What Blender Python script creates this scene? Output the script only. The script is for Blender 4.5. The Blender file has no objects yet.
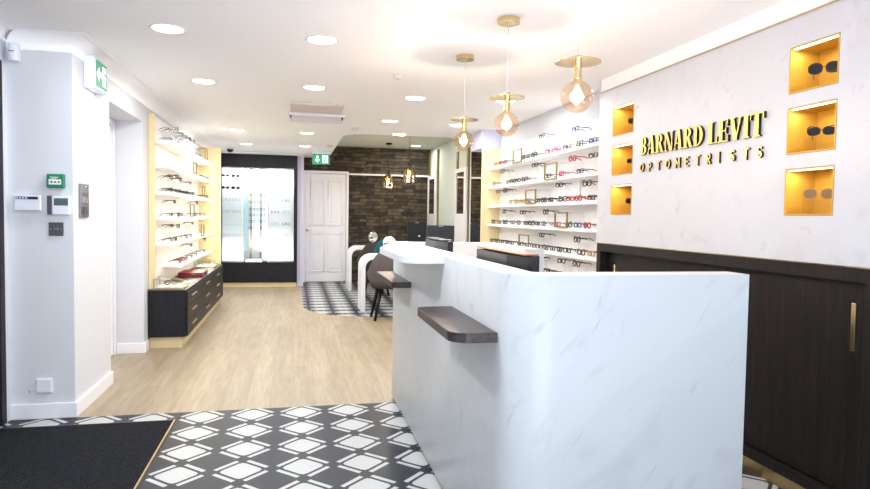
import bpy, bmesh, math, random
from mathutils import Vector, Matrix
random.seed(4)
PI = math.pi
sc = bpy.context.scene
COL = sc.collection

# ---------------------------------------------------------------- camera
H = 1.29
YAW, PITCH, ROLL = 0.217945, 0.0448, -0.015648
Fv = Vector((math.sin(YAW)*math.cos(PITCH), math.cos(YAW)*math.cos(PITCH), -math.sin(PITCH)))
r0 = Vector((math.cos(YAW), -math.sin(YAW), 0)); d0 = Fv.cross(r0)
rr = math.cos(ROLL)*r0 + math.sin(ROLL)*d0
dd = -math.sin(ROLL)*r0 + math.cos(ROLL)*d0
cam_d = bpy.data.cameras.new('camera'); cam = bpy.data.objects.new('camera', cam_d); COL.objects.link(cam)
m3 = Matrix((rr, -dd, -Fv)).transposed()
cam.matrix_world = Matrix.Translation((0, 0, H)) @ m3.to_4x4()
cam_d.sensor_width = 36; cam_d.lens = 637.95/870*36; cam_d.clip_start = .05
sc.camera = cam

# ---------------------------------------------------------------- world, daylight, exposure
w = bpy.data.worlds.new('daylight'); sc.world = w; w.use_nodes = True
bg = w.node_tree.nodes['Background']; bg.inputs[0].default_value = (.80, .88, 1, 1); bg.inputs[1].default_value = 1.0
vs = sc.view_settings
vs.view_transform = 'Standard'; vs.look = 'None'; vs.gamma = 1; vs.use_curve_mapping = False
vs.exposure = 0.82
sc.cycles.max_bounces = 10; sc.cycles.diffuse_bounces = 5; sc.cycles.glossy_bounces = 4
sc.cycles.transparent_max_bounces = 16; sc.cycles.sample_clamp_indirect = 6
sc.cycles.caustics_reflective = False; sc.cycles.caustics_refractive = False

def area(name, loc, rot, size, energy, color, sy=None, shape='RECTANGLE'):
    l = bpy.data.lights.new(name, 'AREA'); l.shape = shape; l.size = size
    if sy: l.size_y = sy
    l.energy = energy; l.color = color
    o = bpy.data.objects.new(name, l); COL.objects.link(o); o.location = loc; o.rotation_euler = rot
    return o
# daylight through the glazed shopfront behind the camera
area('shopfront_daylight', (.3, -1.75, 1.3), (PI/2, 0, 0), 3.6, 18, (.93, .96, 1), 2.2)
# unseen fill light added outside the glazing to brighten the ceiling from below
area('ceiling_uplight_fill', (.3, -3.4, .02), (math.radians(148), 0, 0), 5.0, 290, (.90, .93, 1), 2.4)

# ---------------------------------------------------------------- materials
MATS = {}
def nt_new(name):
    m = bpy.data.materials.new(name); m.use_nodes = True
    MATS[name] = m
    return m, m.node_tree, m.node_tree.nodes['Principled BSDF']
def srgb(r, g, b):
    f = lambda c: (c/255/12.92) if c/255 <= .04045 else ((c/255+.055)/1.055)**2.4
    return (f(r), f(g), f(b), 1)
def mat(name, rgb, rough=.5, metal=0, spec=.5, emit=None, es=0, vary=.0, scale=20, bump=0):
    m, t, b = nt_new(name)
    c = srgb(*rgb)
    b.inputs['Base Color'].default_value = c
    b.inputs['Roughness'].default_value = rough; b.inputs['Metallic'].default_value = metal
    b.inputs['Specular IOR Level'].default_value = spec
    if emit: b.inputs['Emission Color'].default_value = srgb(*emit); b.inputs['Emission Strength'].default_value = es
    tc = t.nodes.new('ShaderNodeTexCoord'); n = t.nodes.new('ShaderNodeTexNoise'); n.inputs['Scale'].default_value = scale
    t.links.new(tc.outputs['Object'], n.inputs['Vector'])
    if vary:
        mx = t.nodes.new('ShaderNodeMix'); mx.data_type = 'RGBA'
        mx.inputs[6].default_value = c; mx.inputs[7].default_value = tuple(x*(1-vary) for x in c[:3])+(1,)
        t.links.new(n.outputs[0], mx.inputs[0]); t.links.new(mx.outputs[2], b.inputs['Base Color'])
    if bump:
        bp = t.nodes.new('ShaderNodeBump'); bp.inputs['Strength'].default_value = bump; bp.inputs['Distance'].default_value = .002
        t.links.new(n.outputs[0], bp.inputs['Height']); t.links.new(bp.outputs[0], b.inputs['Normal'])
    return m
def mnode(t, op, a=None, b=None, c=None):
    n = t.nodes.new('ShaderNodeMath'); n.operation = op
    for i, v in enumerate((a, b, c)):
        if v is None: continue
        if isinstance(v, (int, float)): n.inputs[i].default_value = v
        else: t.links.new(v, n.inputs[i])
    return n.outputs[0]

mat('plaster', (211, 213, 220), .75, vary=.02, scale=3, bump=.05)
mat('ceiling_paint', (250, 250, 252), .8, vary=.01, scale=3)
mat('sage_paint', (196, 208, 202), .7, vary=.02, scale=3)
mat('white_gloss', (236, 237, 244), .35, vary=.02, scale=3)
mat('lilac_paint', (205, 204, 226), .7, vary=.02, scale=3)
mat('cream_panel', (226, 208, 164), .5, vary=.03, scale=4)
mat('shelf_white', (244, 244, 244), .4, vary=.01)
mat('desk_top_white', (214, 217, 224), .35, vary=.02, scale=4)
mat('backing_white', (236, 231, 231), .5, vary=.03, scale=4)
mat('brass', (222, 200, 150), .2, 1, vary=.1, scale=12)
mat('brass_satin', (196, 172, 124), .35, 1, vary=.12, scale=14)
mat('letter_gold', (236, 205, 118), .3, .75, vary=.1, scale=30)
mat('letter_side', (34, 26, 18), .5, .3, vary=.1)
mat('niche_gold', (212, 166, 66), .45, .2, vary=.12, scale=9)
mat('olive_gold', (140, 128, 70), .4, .5, vary=.1)
mat('black_plastic', (20, 21, 26), .4, vary=.1)
mat('black_metal', (18, 18, 20), .4, .4, vary=.1)
mat('monitor_black', (22, 25, 34), .35, vary=.1)
mat('monitor_grey', (74, 74, 84), .4, .2, vary=.1)
mat('orange_reflection', (176, 118, 86), .35, .2, vary=.15, scale=30)  # orange reflection along the monitor top, put into its colour
mat('chrome', (200, 200, 205), .12, 1, vary=.05)
mat('steel', (150, 150, 152), .3, .9, vary=.2, scale=40)
mat('dark_steel', (92, 92, 98), .4, .6, vary=.1)
mat('mirror', (225, 225, 225), .02, 1)
mat('pale_reflection', (226, 236, 244), .12, .35)
mat('chair_fabric', (98, 92, 92), .9, vary=.15, scale=60, bump=.4)
mat('chair_dark', (58, 52, 52), .9, vary=.2, scale=60, bump=.4)
mat('teal_fabric', (20, 92, 100), .9, vary=.2, scale=60, bump=.4)
mat('red_leather', (120, 12, 26), .35, vary=.2, scale=50, bump=.2)
mat('sign_green', (0, 128, 92), .5, emit=(0, 128, 92), es=.35, vary=.03)
mat('sign_white', (240, 245, 242), .5, emit=(240, 250, 245), es=.6, vary=.01)
mat('call_green', (20, 126, 92), .5, vary=.05)
mat('call_white', (236, 240, 236), .5, vary=.02)
mat('lcd', (84, 104, 104), .2, vary=.1)
mat('blue_strip', (46, 54, 150), .4, vary=.1)
mat('device_white', (226, 230, 240), .4, vary=.02)
mat('ac_beige', (218, 208, 204), .6, vary=.04)
mat('ac_white', (232, 232, 246), .5, vary=.02)
mat('jewel_white', (235, 230, 222), .6, vary=.1, scale=60, bump=.3)
mat('lens_dark', (26, 24, 24), .08, vary=.1)
mat('lens_amber', (122, 96, 66), .08, vary=.1)
mat('blue_glass', (186, 212, 226), .1, vary=.1)
mat('lamp_disc', (255, 250, 235), .5, emit=(255, 247, 226), es=6)
mat('led_strip', (255, 250, 235), .5, emit=(255, 240, 200), es=9)
mat('lit_back', (226, 230, 232), .5, vary=.01)
mat('filament', (255, 190, 110), .5, emit=(255, 176, 88), es=60)
mat('rim_gold', (150, 128, 74), .4, .5, vary=.1)
mat('wire_gold', (190, 160, 96), .35, .7)
GC = {'k': (24, 23, 26), 'n': (84, 54, 36), 'r': (170, 26, 44), 'p': (205, 70, 112), 'g': (112, 112, 120),
      'y': (176, 140, 74), 'b': (44, 62, 150), 'o': (206, 96, 34), 't': (24, 92, 82), 'c': (176, 170, 172)}
GN = {'k': 'black', 'n': 'brown tortoiseshell', 'r': 'red', 'p': 'pink', 'g': 'grey', 'y': 'gold', 'b': 'blue', 'o': 'orange', 't': 'green', 'c': 'pale'}
for k, v in GC.items(): mat('frame_'+k, v, .3, .2 if k in 'gy' else 0, vary=.2, scale=90)

def glass(name, rgb, op=.12, fr=.3, rough=.03, em=None, es=0):
    """thin architectural glass: see-through tint with a glossy skin"""
    m = bpy.data.materials.new(name); m.use_nodes = True; t = m.node_tree; MATS[name] = m
    for n in list(t.nodes): t.nodes.remove(n)
    out = t.nodes.new('ShaderNodeOutputMaterial'); tr = t.nodes.new('ShaderNodeBsdfTransparent'); gl = t.nodes.new('ShaderNodeBsdfGlossy')
    tr.inputs[0].default_value = srgb(*rgb); gl.inputs['Roughness'].default_value = rough
    lw = t.nodes.new('ShaderNodeLayerWeight'); lw.inputs[0].default_value = .35
    f = mnode(t, 'MULTIPLY_ADD', lw.outputs['Facing'], fr, op)
    mx = t.nodes.new('ShaderNodeMixShader'); t.links.new(f, mx.inputs[0]); t.links.new(tr.outputs[0], mx.inputs[1]); t.links.new(gl.outputs[0], mx.inputs[2])
    last = mx.outputs[0]
    if em:
        e = t.nodes.new('ShaderNodeEmission'); e.inputs[0].default_value = srgb(*em); e.inputs[1].default_value = es
        ad = t.nodes.new('ShaderNodeAddShader'); t.links.new(last, ad.inputs[0]); t.links.new(e.outputs[0], ad.inputs[1]); last = ad.outputs[0]
    t.links.new(last, out.inputs[0]); return m
glass('clear_glass', (251, 253, 253), .01, .12)
glass('acrylic', (250, 251, 252), .01, .05)
glass('amber_glass', (255, 240, 224), .03, .16)
glass('smoke_glass', (214, 184, 140), .10, .3)

def stone(name, base, vein):
    m, t, b = nt_new(name)
    tc = t.nodes.new('ShaderNodeTexCoord')
    def lay(rot, scl, ns, lo, hi, dist, seed):
        mp0 = t.nodes.new('ShaderNodeMapping'); mp0.inputs['Rotation'].default_value = rot; t.links.new(tc.outputs['Object'], mp0.inputs[0])
        mp = t.nodes.new('ShaderNodeMapping'); mp.inputs['Scale'].default_value = scl; mp.inputs['Location'].default_value = (seed, seed*1.7, 0); t.links.new(mp0.outputs[0], mp.inputs[0])
        n = t.nodes.new('ShaderNodeTexNoise'); n.inputs['Scale'].default_value = ns; n.inputs['Detail'].default_value = 5; n.inputs['Distortion'].default_value = dist
        t.links.new(mp.outputs[0], n.inputs['Vector'])
        mr = t.nodes.new('ShaderNodeMapRange'); mr.inputs[1].default_value = lo; mr.inputs[2].default_value = hi; t.links.new(n.outputs[0], mr.inputs[0])
        return mr.outputs[0]
    a = lay((.5, .75, 0), (.8, 3.2, 4.2), 2.4, .58, .80, .8, 3.1)
    c = lay((.4, .65, .2), (1.2, 1.2, 3), 1.2, .4, .75, 1.2, 8.3)
    e = lay((.5, .9, .4), (2.2, 7, 12), 1.9, .64, .74, .6, 1.3)
    k = mnode(t, 'MINIMUM', mnode(t, 'ADD', mnode(t, 'ADD', mnode(t, 'MULTIPLY', a, .20), mnode(t, 'MULTIPLY', c, .08)), mnode(t, 'MULTIPLY', e, .28)), 1)
    mx = t.nodes.new('ShaderNodeMix'); mx.data_type = 'RGBA'; mx.inputs[6].default_value = srgb(*base); mx.inputs[7].default_value = srgb(*vein)
    t.links.new(k, mx.inputs[0]); t.links.new(mx.outputs[2], b.inputs['Base Color'])
    b.inputs['Roughness'].default_value = .38
    return m
stone('desk_stone', (197, 201, 205), (108, 113, 128))
stone('wall_stone', (202, 205, 213), (142, 147, 164))

def woodgrain(name, c1, c2, axis='z', rough=.45, sc_=14):
    m, t, b = nt_new(name)
    tc = t.nodes.new('ShaderNodeTexCoord'); mp = t.nodes.new('ShaderNodeMapping')
    s = {'x': (.06, 1, 1), 'y': (1, .06, 1), 'z': (1, 1, .06)}[axis]
    mp.inputs['Scale'].default_value = s; t.links.new(tc.outputs['Object'], mp.inputs[0])
    n = t.nodes.new('ShaderNodeTexNoise'); n.inputs['Scale'].default_value = sc_*4; n.inputs['Detail'].default_value = 5; n.inputs['Distortion'].default_value = .4
    t.links.new(mp.outputs[0], n.inputs['Vector'])
    r = t.nodes.new('ShaderNodeValToRGB'); r.color_ramp.elements[0].position = .35; r.color_ramp.elements[1].position = .68
    r.color_ramp.elements[0].color = srgb(*c1); r.color_ramp.elements[1].color = srgb(*c2)
    t.links.new(n.outputs[0], r.inputs[0]); t.links.new(r.outputs[0], b.inputs['Base Color'])
    bp = t.nodes.new('ShaderNodeBump'); bp.inputs['Strength'].default_value = .15; bp.inputs['Distance'].default_value = .001
    t.links.new(n.outputs[0], bp.inputs['Height']); t.links.new(bp.outputs[0], b.inputs['Normal'])
    b.inputs['Roughness'].default_value = rough; b.inputs['Specular IOR Level'].default_value = .25
    return m
woodgrain('dark_wood', (20, 17, 18), (36, 30, 29), 'z')
woodgrain('dark_wood_cool', (17, 17, 23), (30, 29, 36), 'z')
woodgrain('walnut', (44, 35, 36), (72, 59, 60), 'y', .35)

def tiles():
    m, t, b = nt_new('patterned_tile')
    P = H/4.2279
    tc = t.nodes.new('ShaderNodeTexCoord'); sp = t.nodes.new('ShaderNodeSeparateXYZ'); t.links.new(tc.outputs['Object'], sp.inputs[0])
    X = mnode(t, 'DIVIDE', mnode(t, 'ADD', sp.outputs[0], 1.828*P), P)
    Y = mnode(t, 'DIVIDE', mnode(t, 'SUBTRACT', sp.outputs[1], 13.2279*P), P)
    A = mnode(t, 'ADD', X, Y); B = mnode(t, 'SUBTRACT', X, Y)
    fa = mnode(t, 'SUBTRACT', A, mnode(t, 'FLOOR', A)); fb = mnode(t, 'SUBTRACT', B, mnode(t, 'FLOOR', B))
    ds = mnode(t, 'MINIMUM', fa, mnode(t, 'SUBTRACT', 1, fa)); dt = mnode(t, 'MINIMUM', fb, mnode(t, 'SUBTRACT', 1, fb))
    mn = mnode(t, 'MINIMUM', ds, dt); mxx = mnode(t, 'MAXIMUM', ds, dt)
    bar = mnode(t, 'MULTIPLY', mnode(t, 'LESS_THAN', mn, .056), mnode(t, 'GREATER_THAN', mxx, .165))
    par = mnode(t, 'FLOORED_MODULO', mnode(t, 'ADD', mnode(t, 'FLOOR', A), mnode(t, 'FLOOR', B)), 2)
    par = mnode(t, 'GREATER_THAN', par, .5)
    big = mnode(t, 'MULTIPLY', mnode(t, 'GREATER_THAN', mn, .138), mnode(t, 'GREATER_THAN', mnode(t, 'ADD', ds, dt), .375))
    # small step at each cut corner
    stp = mnode(t, 'MULTIPLY', mnode(t, 'GREATER_THAN', mn, .162), mnode(t, 'GREATER_THAN', mnode(t, 'ADD', ds, dt), .335))
    big = mnode(t, 'MAXIMUM', big, stp)
    wht = mnode(t, 'MAXIMUM', bar, mnode(t, 'MULTIPLY', big, par))
    nz = t.nodes.new('ShaderNodeTexNoise'); nz.inputs['Scale'].default_value = 30; t.links.new(tc.outputs['Object'], nz.inputs['Vector'])
    mx = t.nodes.new('ShaderNodeMix'); mx.data_type = 'RGBA'; mx.inputs[6].default_value = srgb(38, 42, 54); mx.inputs[7].default_value = srgb(190, 191, 192)
    t.links.new(wht, mx.inputs[0])
    m2 = t.nodes.new('ShaderNodeMix'); m2.data_type = 'RGBA'; m2.blend_type = 'MULTIPLY'; m2.inputs[0].default_value = .12
    t.links.new(mx.outputs[2], m2.inputs[6]); t.links.new(nz.outputs[1], m2.inputs[7])
    t.links.new(m2.outputs[2], b.inputs['Base Color']); b.inputs['Roughness'].default_value = .4; b.inputs['Specular IOR Level'].default_value = .2
tiles()
def oak():
    m, t, b = nt_new('oak_planks')
    tc = t.nodes.new('ShaderNodeTexCoord'); mp = t.nodes.new('ShaderNodeMapping'); mp.inputs['Rotation'].default_value = (0, 0, PI/2)
    t.links.new(tc.outputs['Object'], mp.inputs[0])
    br = t.nodes.new('ShaderNodeTexBrick'); br.offset = .37; br.inputs['Scale'].default_value = 1
    br.inputs['Brick Width'].default_value = 1.25; br.inputs['Row Height'].default_value = .155; br.inputs['Mortar Size'].default_value = .0022
    br.inputs['Color1'].default_value = srgb(170, 155, 133); br.inputs['Color2'].default_value = srgb(160, 145, 123); br.inputs['Mortar'].default_value = srgb(150, 133, 112)
    br.inputs['Mortar Smooth'].default_value = .4; br.inputs['Bias'].default_value = -.1
    t.links.new(mp.outputs[0], br.inputs[0])
    mp2 = t.nodes.new('ShaderNodeMapping'); mp2.inputs['Scale'].default_value = (1, .09, 1); t.links.new(tc.outputs['Object'], mp2.inputs[0])
    n = t.nodes.new('ShaderNodeTexNoise'); n.inputs['Scale'].default_value = 26; n.inputs['Detail'].default_value = 6; n.inputs['Distortion'].default_value = .8
    t.links.new(mp2.outputs[0], n.inputs['Vector'])
    r = t.nodes.new('ShaderNodeValToRGB'); r.color_ramp.elements[0].position = .3; r.color_ramp.elements[1].position = .7
    r.color_ramp.elements[0].color = (.70, .66, .60, 1); r.color_ramp.elements[1].color = (1, 1, 1, 1); t.links.new(n.outputs[0], r.inputs[0])
    n3 = t.nodes.new('ShaderNodeTexNoise'); n3.inputs['Scale'].default_value = 7; n3.inputs['Detail'].default_value = 3; t.links.new(mp2.outputs[0], n3.inputs['Vector'])
    r3 = t.nodes.new('ShaderNodeValToRGB'); r3.color_ramp.elements[0].position = .35; r3.color_ramp.elements[1].position = .62
    r3.color_ramp.elements[0].color = (.84, .80, .76, 1); r3.color_ramp.elements[1].color = (1, 1, 1, 1); t.links.new(n3.outputs[0], r3.inputs[0])
    m1 = t.nodes.new('ShaderNodeMix'); m1.data_type = 'RGBA'; m1.blend_type = 'MULTIPLY'; m1.inputs[0].default_value = .75
    t.links.new(br.outputs[0], m1.inputs[6]); t.links.new(r.outputs[0], m1.inputs[7])
    m2 = t.nodes.new('ShaderNodeMix'); m2.data_type = 'RGBA'; m2.blend_type = 'MULTIPLY'; m2.inputs[0].default_value = .8
    t.links.new(m1.outputs[2], m2.inputs[6]); t.links.new(r3.outputs[0], m2.inputs[7])
    t.links.new(m2.outputs[2], b.inputs['Base Color']); b.inputs['Roughness'].default_value = .42
oak()
def slate():
    m, t, b = nt_new('slate_brick')
    tc = t.nodes.new('ShaderNodeTexCoord'); sp = t.nodes.new('ShaderNodeSeparateXYZ'); t.links.new(tc.outputs['Object'], sp.inputs[0])
    cb = t.nodes.new('ShaderNodeCombineXYZ')
    nd = t.nodes.new('ShaderNodeTexNoise'); nd.inputs['Scale'].default_value = 3.2; t.links.new(tc.outputs['Object'], nd.inputs['Vector'])
    t.links.new(sp.outputs[0], cb.inputs[0]); t.links.new(mnode(t, 'MULTIPLY_ADD', nd.outputs[0], .09, sp.outputs[2]), cb.inputs[1])
    br = t.nodes.new('ShaderNodeTexBrick'); br.offset = .43; br.squash = .6; br.squash_frequency = 3
    br.inputs['Scale'].default_value = 1; br.inputs['Brick Width'].default_value = .27; br.inputs['Row Height'].default_value = .066
    br.inputs['Mortar Size'].default_value = .006; br.inputs['Mortar Smooth'].default_value = .3; br.inputs['Bias'].default_value = 0
    br.inputs['Color1'].default_value = srgb(96, 86, 72); br.inputs['Color2'].default_value = srgb(36, 33, 30); br.inputs['Mortar'].default_value = srgb(14, 13, 12)
    t.links.new(cb.outputs[0], br.inputs[0])
    n = t.nodes.new('ShaderNodeTexNoise'); n.inputs['Scale'].default_value = 9; n.inputs['Detail'].default_value = 6; t.links.new(tc.outputs['Object'], n.inputs['Vector'])
    r = t.nodes.new('ShaderNodeValToRGB'); r.color_ramp.elements[0].position = .3; r.color_ramp.elements[1].position = .75
    r.color_ramp.elements[0].color = (.35, .34, .33, 1); r.color_ramp.elements[1].color = (1.5, 1.36, 1.15, 1); t.links.new(n.outputs[0], r.inputs[0])
    m1 = t.nodes.new('ShaderNodeMix'); m1.data_type = 'RGBA'; m1.blend_type = 'MULTIPLY'; m1.inputs[0].default_value = .9
    t.links.new(br.outputs[0], m1.inputs[6]); t.links.new(r.outputs[0], m1.inputs[7]); t.links.new(m1.outputs[2], b.inputs['Base Color'])
    bp = t.nodes.new('ShaderNodeBump'); bp.inputs['Strength'].default_value = 1; bp.inputs['Distance'].default_value = .03
    hh = mnode(t, 'ADD', mnode(t, 'MULTIPLY', mnode(t, 'SUBTRACT', 1, br.outputs[1]), .7), mnode(t, 'MULTIPLY', n.outputs[0], .5))
    t.links.new(hh, bp.inputs['Height']); t.links.new(bp.outputs[0], b.inputs['Normal']); b.inputs['Roughness'].default_value = .75
slate()
def carpet():
    m, t, b = nt_new('ribbed_matting')
    tc = t.nodes.new('ShaderNodeTexCoord'); wv = t.nodes.new('ShaderNodeTexWave'); wv.bands_direction = 'X'; wv.inputs['Scale'].default_value = 26; wv.inputs['Distortion'].default_value = 5; wv.inputs['Detail'].default_value = 3; wv.inputs['Detail Scale'].default_value = 6
    t.links.new(tc.outputs['Object'], wv.inputs[0])
    n = t.nodes.new('ShaderNodeTexNoise'); n.inputs['Scale'].default_value = 240; t.links.new(tc.outputs['Object'], n.inputs['Vector'])
    f = mnode(t, 'MULTIPLY', wv.outputs[1], n.outputs[0])
    r = t.nodes.new('ShaderNodeValToRGB'); r.color_ramp.elements[0].color = srgb(10, 11, 14); r.color_ramp.elements[1].color = srgb(58, 60, 68)
    r.color_ramp.elements[0].position = .1; r.color_ramp.elements[1].position = .75
    t.links.new(f, r.inputs[0]); t.links.new(r.outputs[0], b.inputs['Base Color']); b.inputs['Roughness'].default_value = .95; b.inputs['Specular IOR Level'].default_value = .1
    bp = t.nodes.new('ShaderNodeBump'); bp.inputs['Strength'].default_value = .6; bp.inputs['Distance'].default_value = .004
    t.links.new(f, bp.inputs['Height']); t.links.new(bp.outputs[0], b.inputs['Normal'])
carpet()

# ---------------------------------------------------------------- mesh helpers
class MB:
    def __init__(s): s.v = []; s.f = []; s.m = []; s.sm = []; s.mats = []
    def mi(s, name):
        if name not in s.mats: s.mats.append(name)
        return s.mats.index(name)
    def face(s, idx, m, smooth=False): s.f.append(idx); s.m.append(s.mi(m)); s.sm.append(smooth)
    def box(s, x0, x1, y0, y1, z0, z1, m):
        if x0 > x1: x0, x1 = x1, x0
        if y0 > y1: y0, y1 = y1, y0
        b = len(s.v)
        s.v += [(x, y, z) for z in (z0, z1) for x, y in ((x0, y0), (x1, y0), (x1, y1), (x0, y1))]
        for q in ((3, 2, 1, 0), (4, 5, 6, 7), (0, 1, 5, 4), (1, 2, 6, 5), (2, 3, 7, 6), (3, 0, 4, 7)): s.face([b+i for i in q], m)
        return s
    def prism(s, poly, z0, z1, m, ax='z', mside=None, smooth=False):
        """poly of 2D points, extruded along ax. ax z:(x,y) y:(x,z) x:(y,z)"""
        def P(p, h): return {'z': (p[0], p[1], h), 'y': (p[0], h, p[1]), 'x': (h, p[0], p[1])}[ax]
        b = len(s.v); n = len(poly)
        s.v += [P(p, z0) for p in poly] + [P(p, z1) for p in poly]
        s.face([b+i for i in range(n)][::-1], m); s.face([b+n+i for i in range(n)], m)
        for i in range(n): j = (i+1) % n; s.face([b+i, b+j, b+n+j, b+n+i], mside or m, smooth)
        return s
    def tube(s, pts, r, m, n=8, cap=True):
        pts = [Vector(p) for p in pts]; b = len(s.v); k = len(pts)
        rs = r if isinstance(r, (list, tuple)) else [r]*k
        up = None
        for i, p in enumerate(pts):
            d = (pts[min(i+1, k-1)]-pts[max(i-1, 0)]).normalized()
            if up is None: up = Vector((0, 0, 1)) if abs(d.z) < .9 else Vector((1, 0, 0))
            u = d.cross(up).normalized(); v = u.cross(d).normalized(); up = v
            for j in range(n):
                a = 2*PI*j/n; s.v.append(tuple(p+(u*math.cos(a)+v*math.sin(a))*rs[i]))
        for i in range(k-1):
            for j in range(n):
                a = b+i*n+j; c = b+i*n+(j+1) % n; s.face([a, c, c+n, a+n], m, True)
        if cap:
            s.face([b+j for j in range(n)][::-1], m); s.face([b+(k-1)*n+j for j in range(n)], m)
        return s
    def lathe(s, prof, c, m, n=24, ax='z', smooth=True):
        """prof: list of (r,h)"""
        b = len(s.v); k = len(prof)
        for r, h in prof:
            for j in range(n):
                a = 2*PI*j/n; x, y = r*math.cos(a), r*math.sin(a)
                s.v.append({'z': (c[0]+x, c[1]+y, c[2]+h), 'y': (c[0]+x, c[1]+h, c[2]+y), 'x': (c[0]+h, c[1]+x, c[2]+y)}[ax])
        for i in range(k-1):
            for j in range(n):
                a = b+i*n+j; q = b+i*n+(j+1) % n; s.face([a, q, q+n, a+n], m, smooth)
        if prof[0][0] > 1e-6: s.face([b+j for j in range(n)][::-1], m)
        if prof[-1][0] > 1e-6: s.face([b+(k-1)*n+j for j in range(n)], m)
        return s
    def build(s, name, parent=None, bevel=0, loc=None):
        me = bpy.data.meshes.new(name)
        vs_ = s.v if loc is None else [(x-loc[0], y-loc[1], z-loc[2]) for x, y, z in s.v]
        me.from_pydata(vs_, [], s.f)
        for mm in s.mats: me.materials.append(MATS[mm])
        me.polygons.foreach_set('material_index', s.m); me.polygons.foreach_set('use_smooth', s.sm)
        bm = bmesh.new(); bm.from_mesh(me); bmesh.ops.remove_doubles(bm, verts=bm.verts, dist=1e-6)
        bmesh.ops.recalc_face_normals(bm, faces=bm.faces); bm.to_mesh(me); bm.free()
        o = bpy.data.objects.new(name, me); COL.objects.link(o)
        if loc is not None: o.location = loc
        if parent: o.parent = parent
        if bevel:
            b = o.modifiers.new('bevel', 'BEVEL'); b.width = bevel; b.segments = 2; b.limit_method = 'ANGLE'; b.angle_limit = .6
        return o
def tag(o, label, cat, group=None, kind=None):
    if label: o['label'] = label
    if cat: o['category'] = cat
    if group: o['group'] = group
    if kind: o['kind'] = kind
    return o
def thing(name, loc, label, cat, group=None, rz=0):
    o = bpy.data.objects.new(name, None); COL.objects.link(o); o.location = loc; o.rotation_euler = (0, 0, rz); o.empty_display_size = .1
    return tag(o, label, cat, group)
def struct(name, mb, parent=None, bevel=0):
    o = mb.build(name, parent, bevel)
    if not parent: o['kind'] = 'structure'
    return o
def part(mb, name, root, bevel=0, label=None):
    """mesh given in world coordinates, parented to an unrotated root"""
    o = mb.build(name, None, bevel); o.parent = root
    o.matrix_parent_inverse = Matrix.Translation(root.location).inverted()
    if label: o['label'] = label
    return o
def lpart(mb, name, root, bevel=0, label=None):
    """mesh given in the root's own coordinates"""
    o = mb.build(name, root, bevel)
    if label: o['label'] = label
    return o
def subpart(mb, name, par, bevel=0, label=None):
    o = mb.build(name, None, bevel); o.parent = par
    o.matrix_parent_inverse = par.matrix_parent_inverse.copy() if False else Matrix.Identity(4)
    if label: o['label'] = label
    return o
def arc(cx, cy, r, a0, a1, n=8):
    return [(cx+r*math.cos(math.radians(a0+(a1-a0)*i/n)), cy+r*math.sin(math.radians(a0+(a1-a0)*i/n))) for i in range(n+1)]

# ================================================================ SETTING
CE = 2.35
# floor: near tiled entrance, oak boards, far tiled consulting corner with a rounded front
f = MB()
def poly(pts, z, m):
    b = len(f.v); f.v.extend([(x, y, z) for x, y in pts]); f.face(list(range(b, b+len(pts))), m)
poly([(-2.2, -1.6), (2.75, -1.6), (2.75, 4.31), (-2.2, 4.31)], 0, 'patterned_tile')
far_edge = [(.13, 8.95), (.15, 8.82), (.22, 8.60), (.33, 8.40), (.46, 8.24), (.66, 8.12), (.9, 8.02), (1.2, 7.95), (2.75, 7.95)]
poly([(-2.2, 4.31), (2.75, 4.31), (2.75, 7.95)] + far_edge[::-1][1:] + [(.13, 12.4), (-2.2, 12.4)], 0, 'oak_planks')
poly(far_edge + [(2.75, 12.4), (.13, 12.4)], 0, 'patterned_tile')
struct('floor', f)

# ceiling with the raised sage recess over the far corner
c = MB()
cpoly = [(-2.2, -1.6), (2.75, -1.6), (2.75, 8.43), (1.0, 8.45)] + arc(.98, 8.80, .34, 270, 180, 8)[1:] + [(.63, 12.4), (-2.2, 12.4)]
c.prism(cpoly, CE, CE+.215, 'ceiling_paint'); c.box(.3, 2.75, 8.2, 12.4, 2.58, 2.66, 'sage_paint')
struct('ceiling', c)

# left wall
w_ = MB()
w_.box(-2.2, -1.33, 4.33, 5.13, 0, CE, 'plaster')
w_.box(-1.75, -1.33, 5.13, 6.2, 2.095, CE, 'plaster')
w_.box(-1.75, -1.6, 5.13, 6.2, 0, 2.095, 'plaster')
w_.box(-1.75, -1.33, 6.2, 12.4, 0, CE, 'plaster')
struct('wall_left', w_)
w_ = MB()
w_.box(-1.85, -1.69, -1.6, 3.15, 0, CE, 'plaster'); w_.box(-1.85, -1.69, 3.15, 4.33, 2.17, CE, 'plaster'); w_.box(-1.85, -1.69, 4.27, 4.33, 0, 2.17, 'plaster')
struct('wall_left_entrance', w_)
d = MB(); d.box(-1.78, -1.685, 4.2, 4.268, 0, 2.165, 'dark_wood_cool'); d.box(-1.78, -1.685, 3.155, 3.23, 0, 2.165, 'dark_wood_cool'); d.box(-1.78, -1.685, 3.23, 4.2, 2.08, 2.165, 'dark_wood_cool')
door1 = struct('door_1', d, bevel=.004)
d = MB(); d.box(-1.76, -1.715, 3.235, 4.195, .01, 2.075, 'dark_wood_cool'); d.build('door_leaf', door1)
d = MB(); d.tube([(-1.715, 4.13, 1.0), (-1.67, 4.13, 1.0), (-1.67, 4.02, 1.0)], .009, 'brass'); d.build('door_handle', door1)

# white door set back inside the left opening
d = MB(); d.box(-1.6, -1.555, 5.135, 5.19, 0, 2.09, 'white_gloss'); d.box(-1.6, -1.555, 6.14, 6.195, 0, 2.09, 'white_gloss'); d.box(-1.6, -1.555, 5.19, 6.14, 2.04, 2.09, 'white_gloss')
door2 = struct('door_2', d, bevel=.003)
d = MB(); d.box(-1.598, -1.57, 5.195, 6.135, .01, 2.035, 'white_gloss'); d.build('door_leaf', door2)

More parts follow.
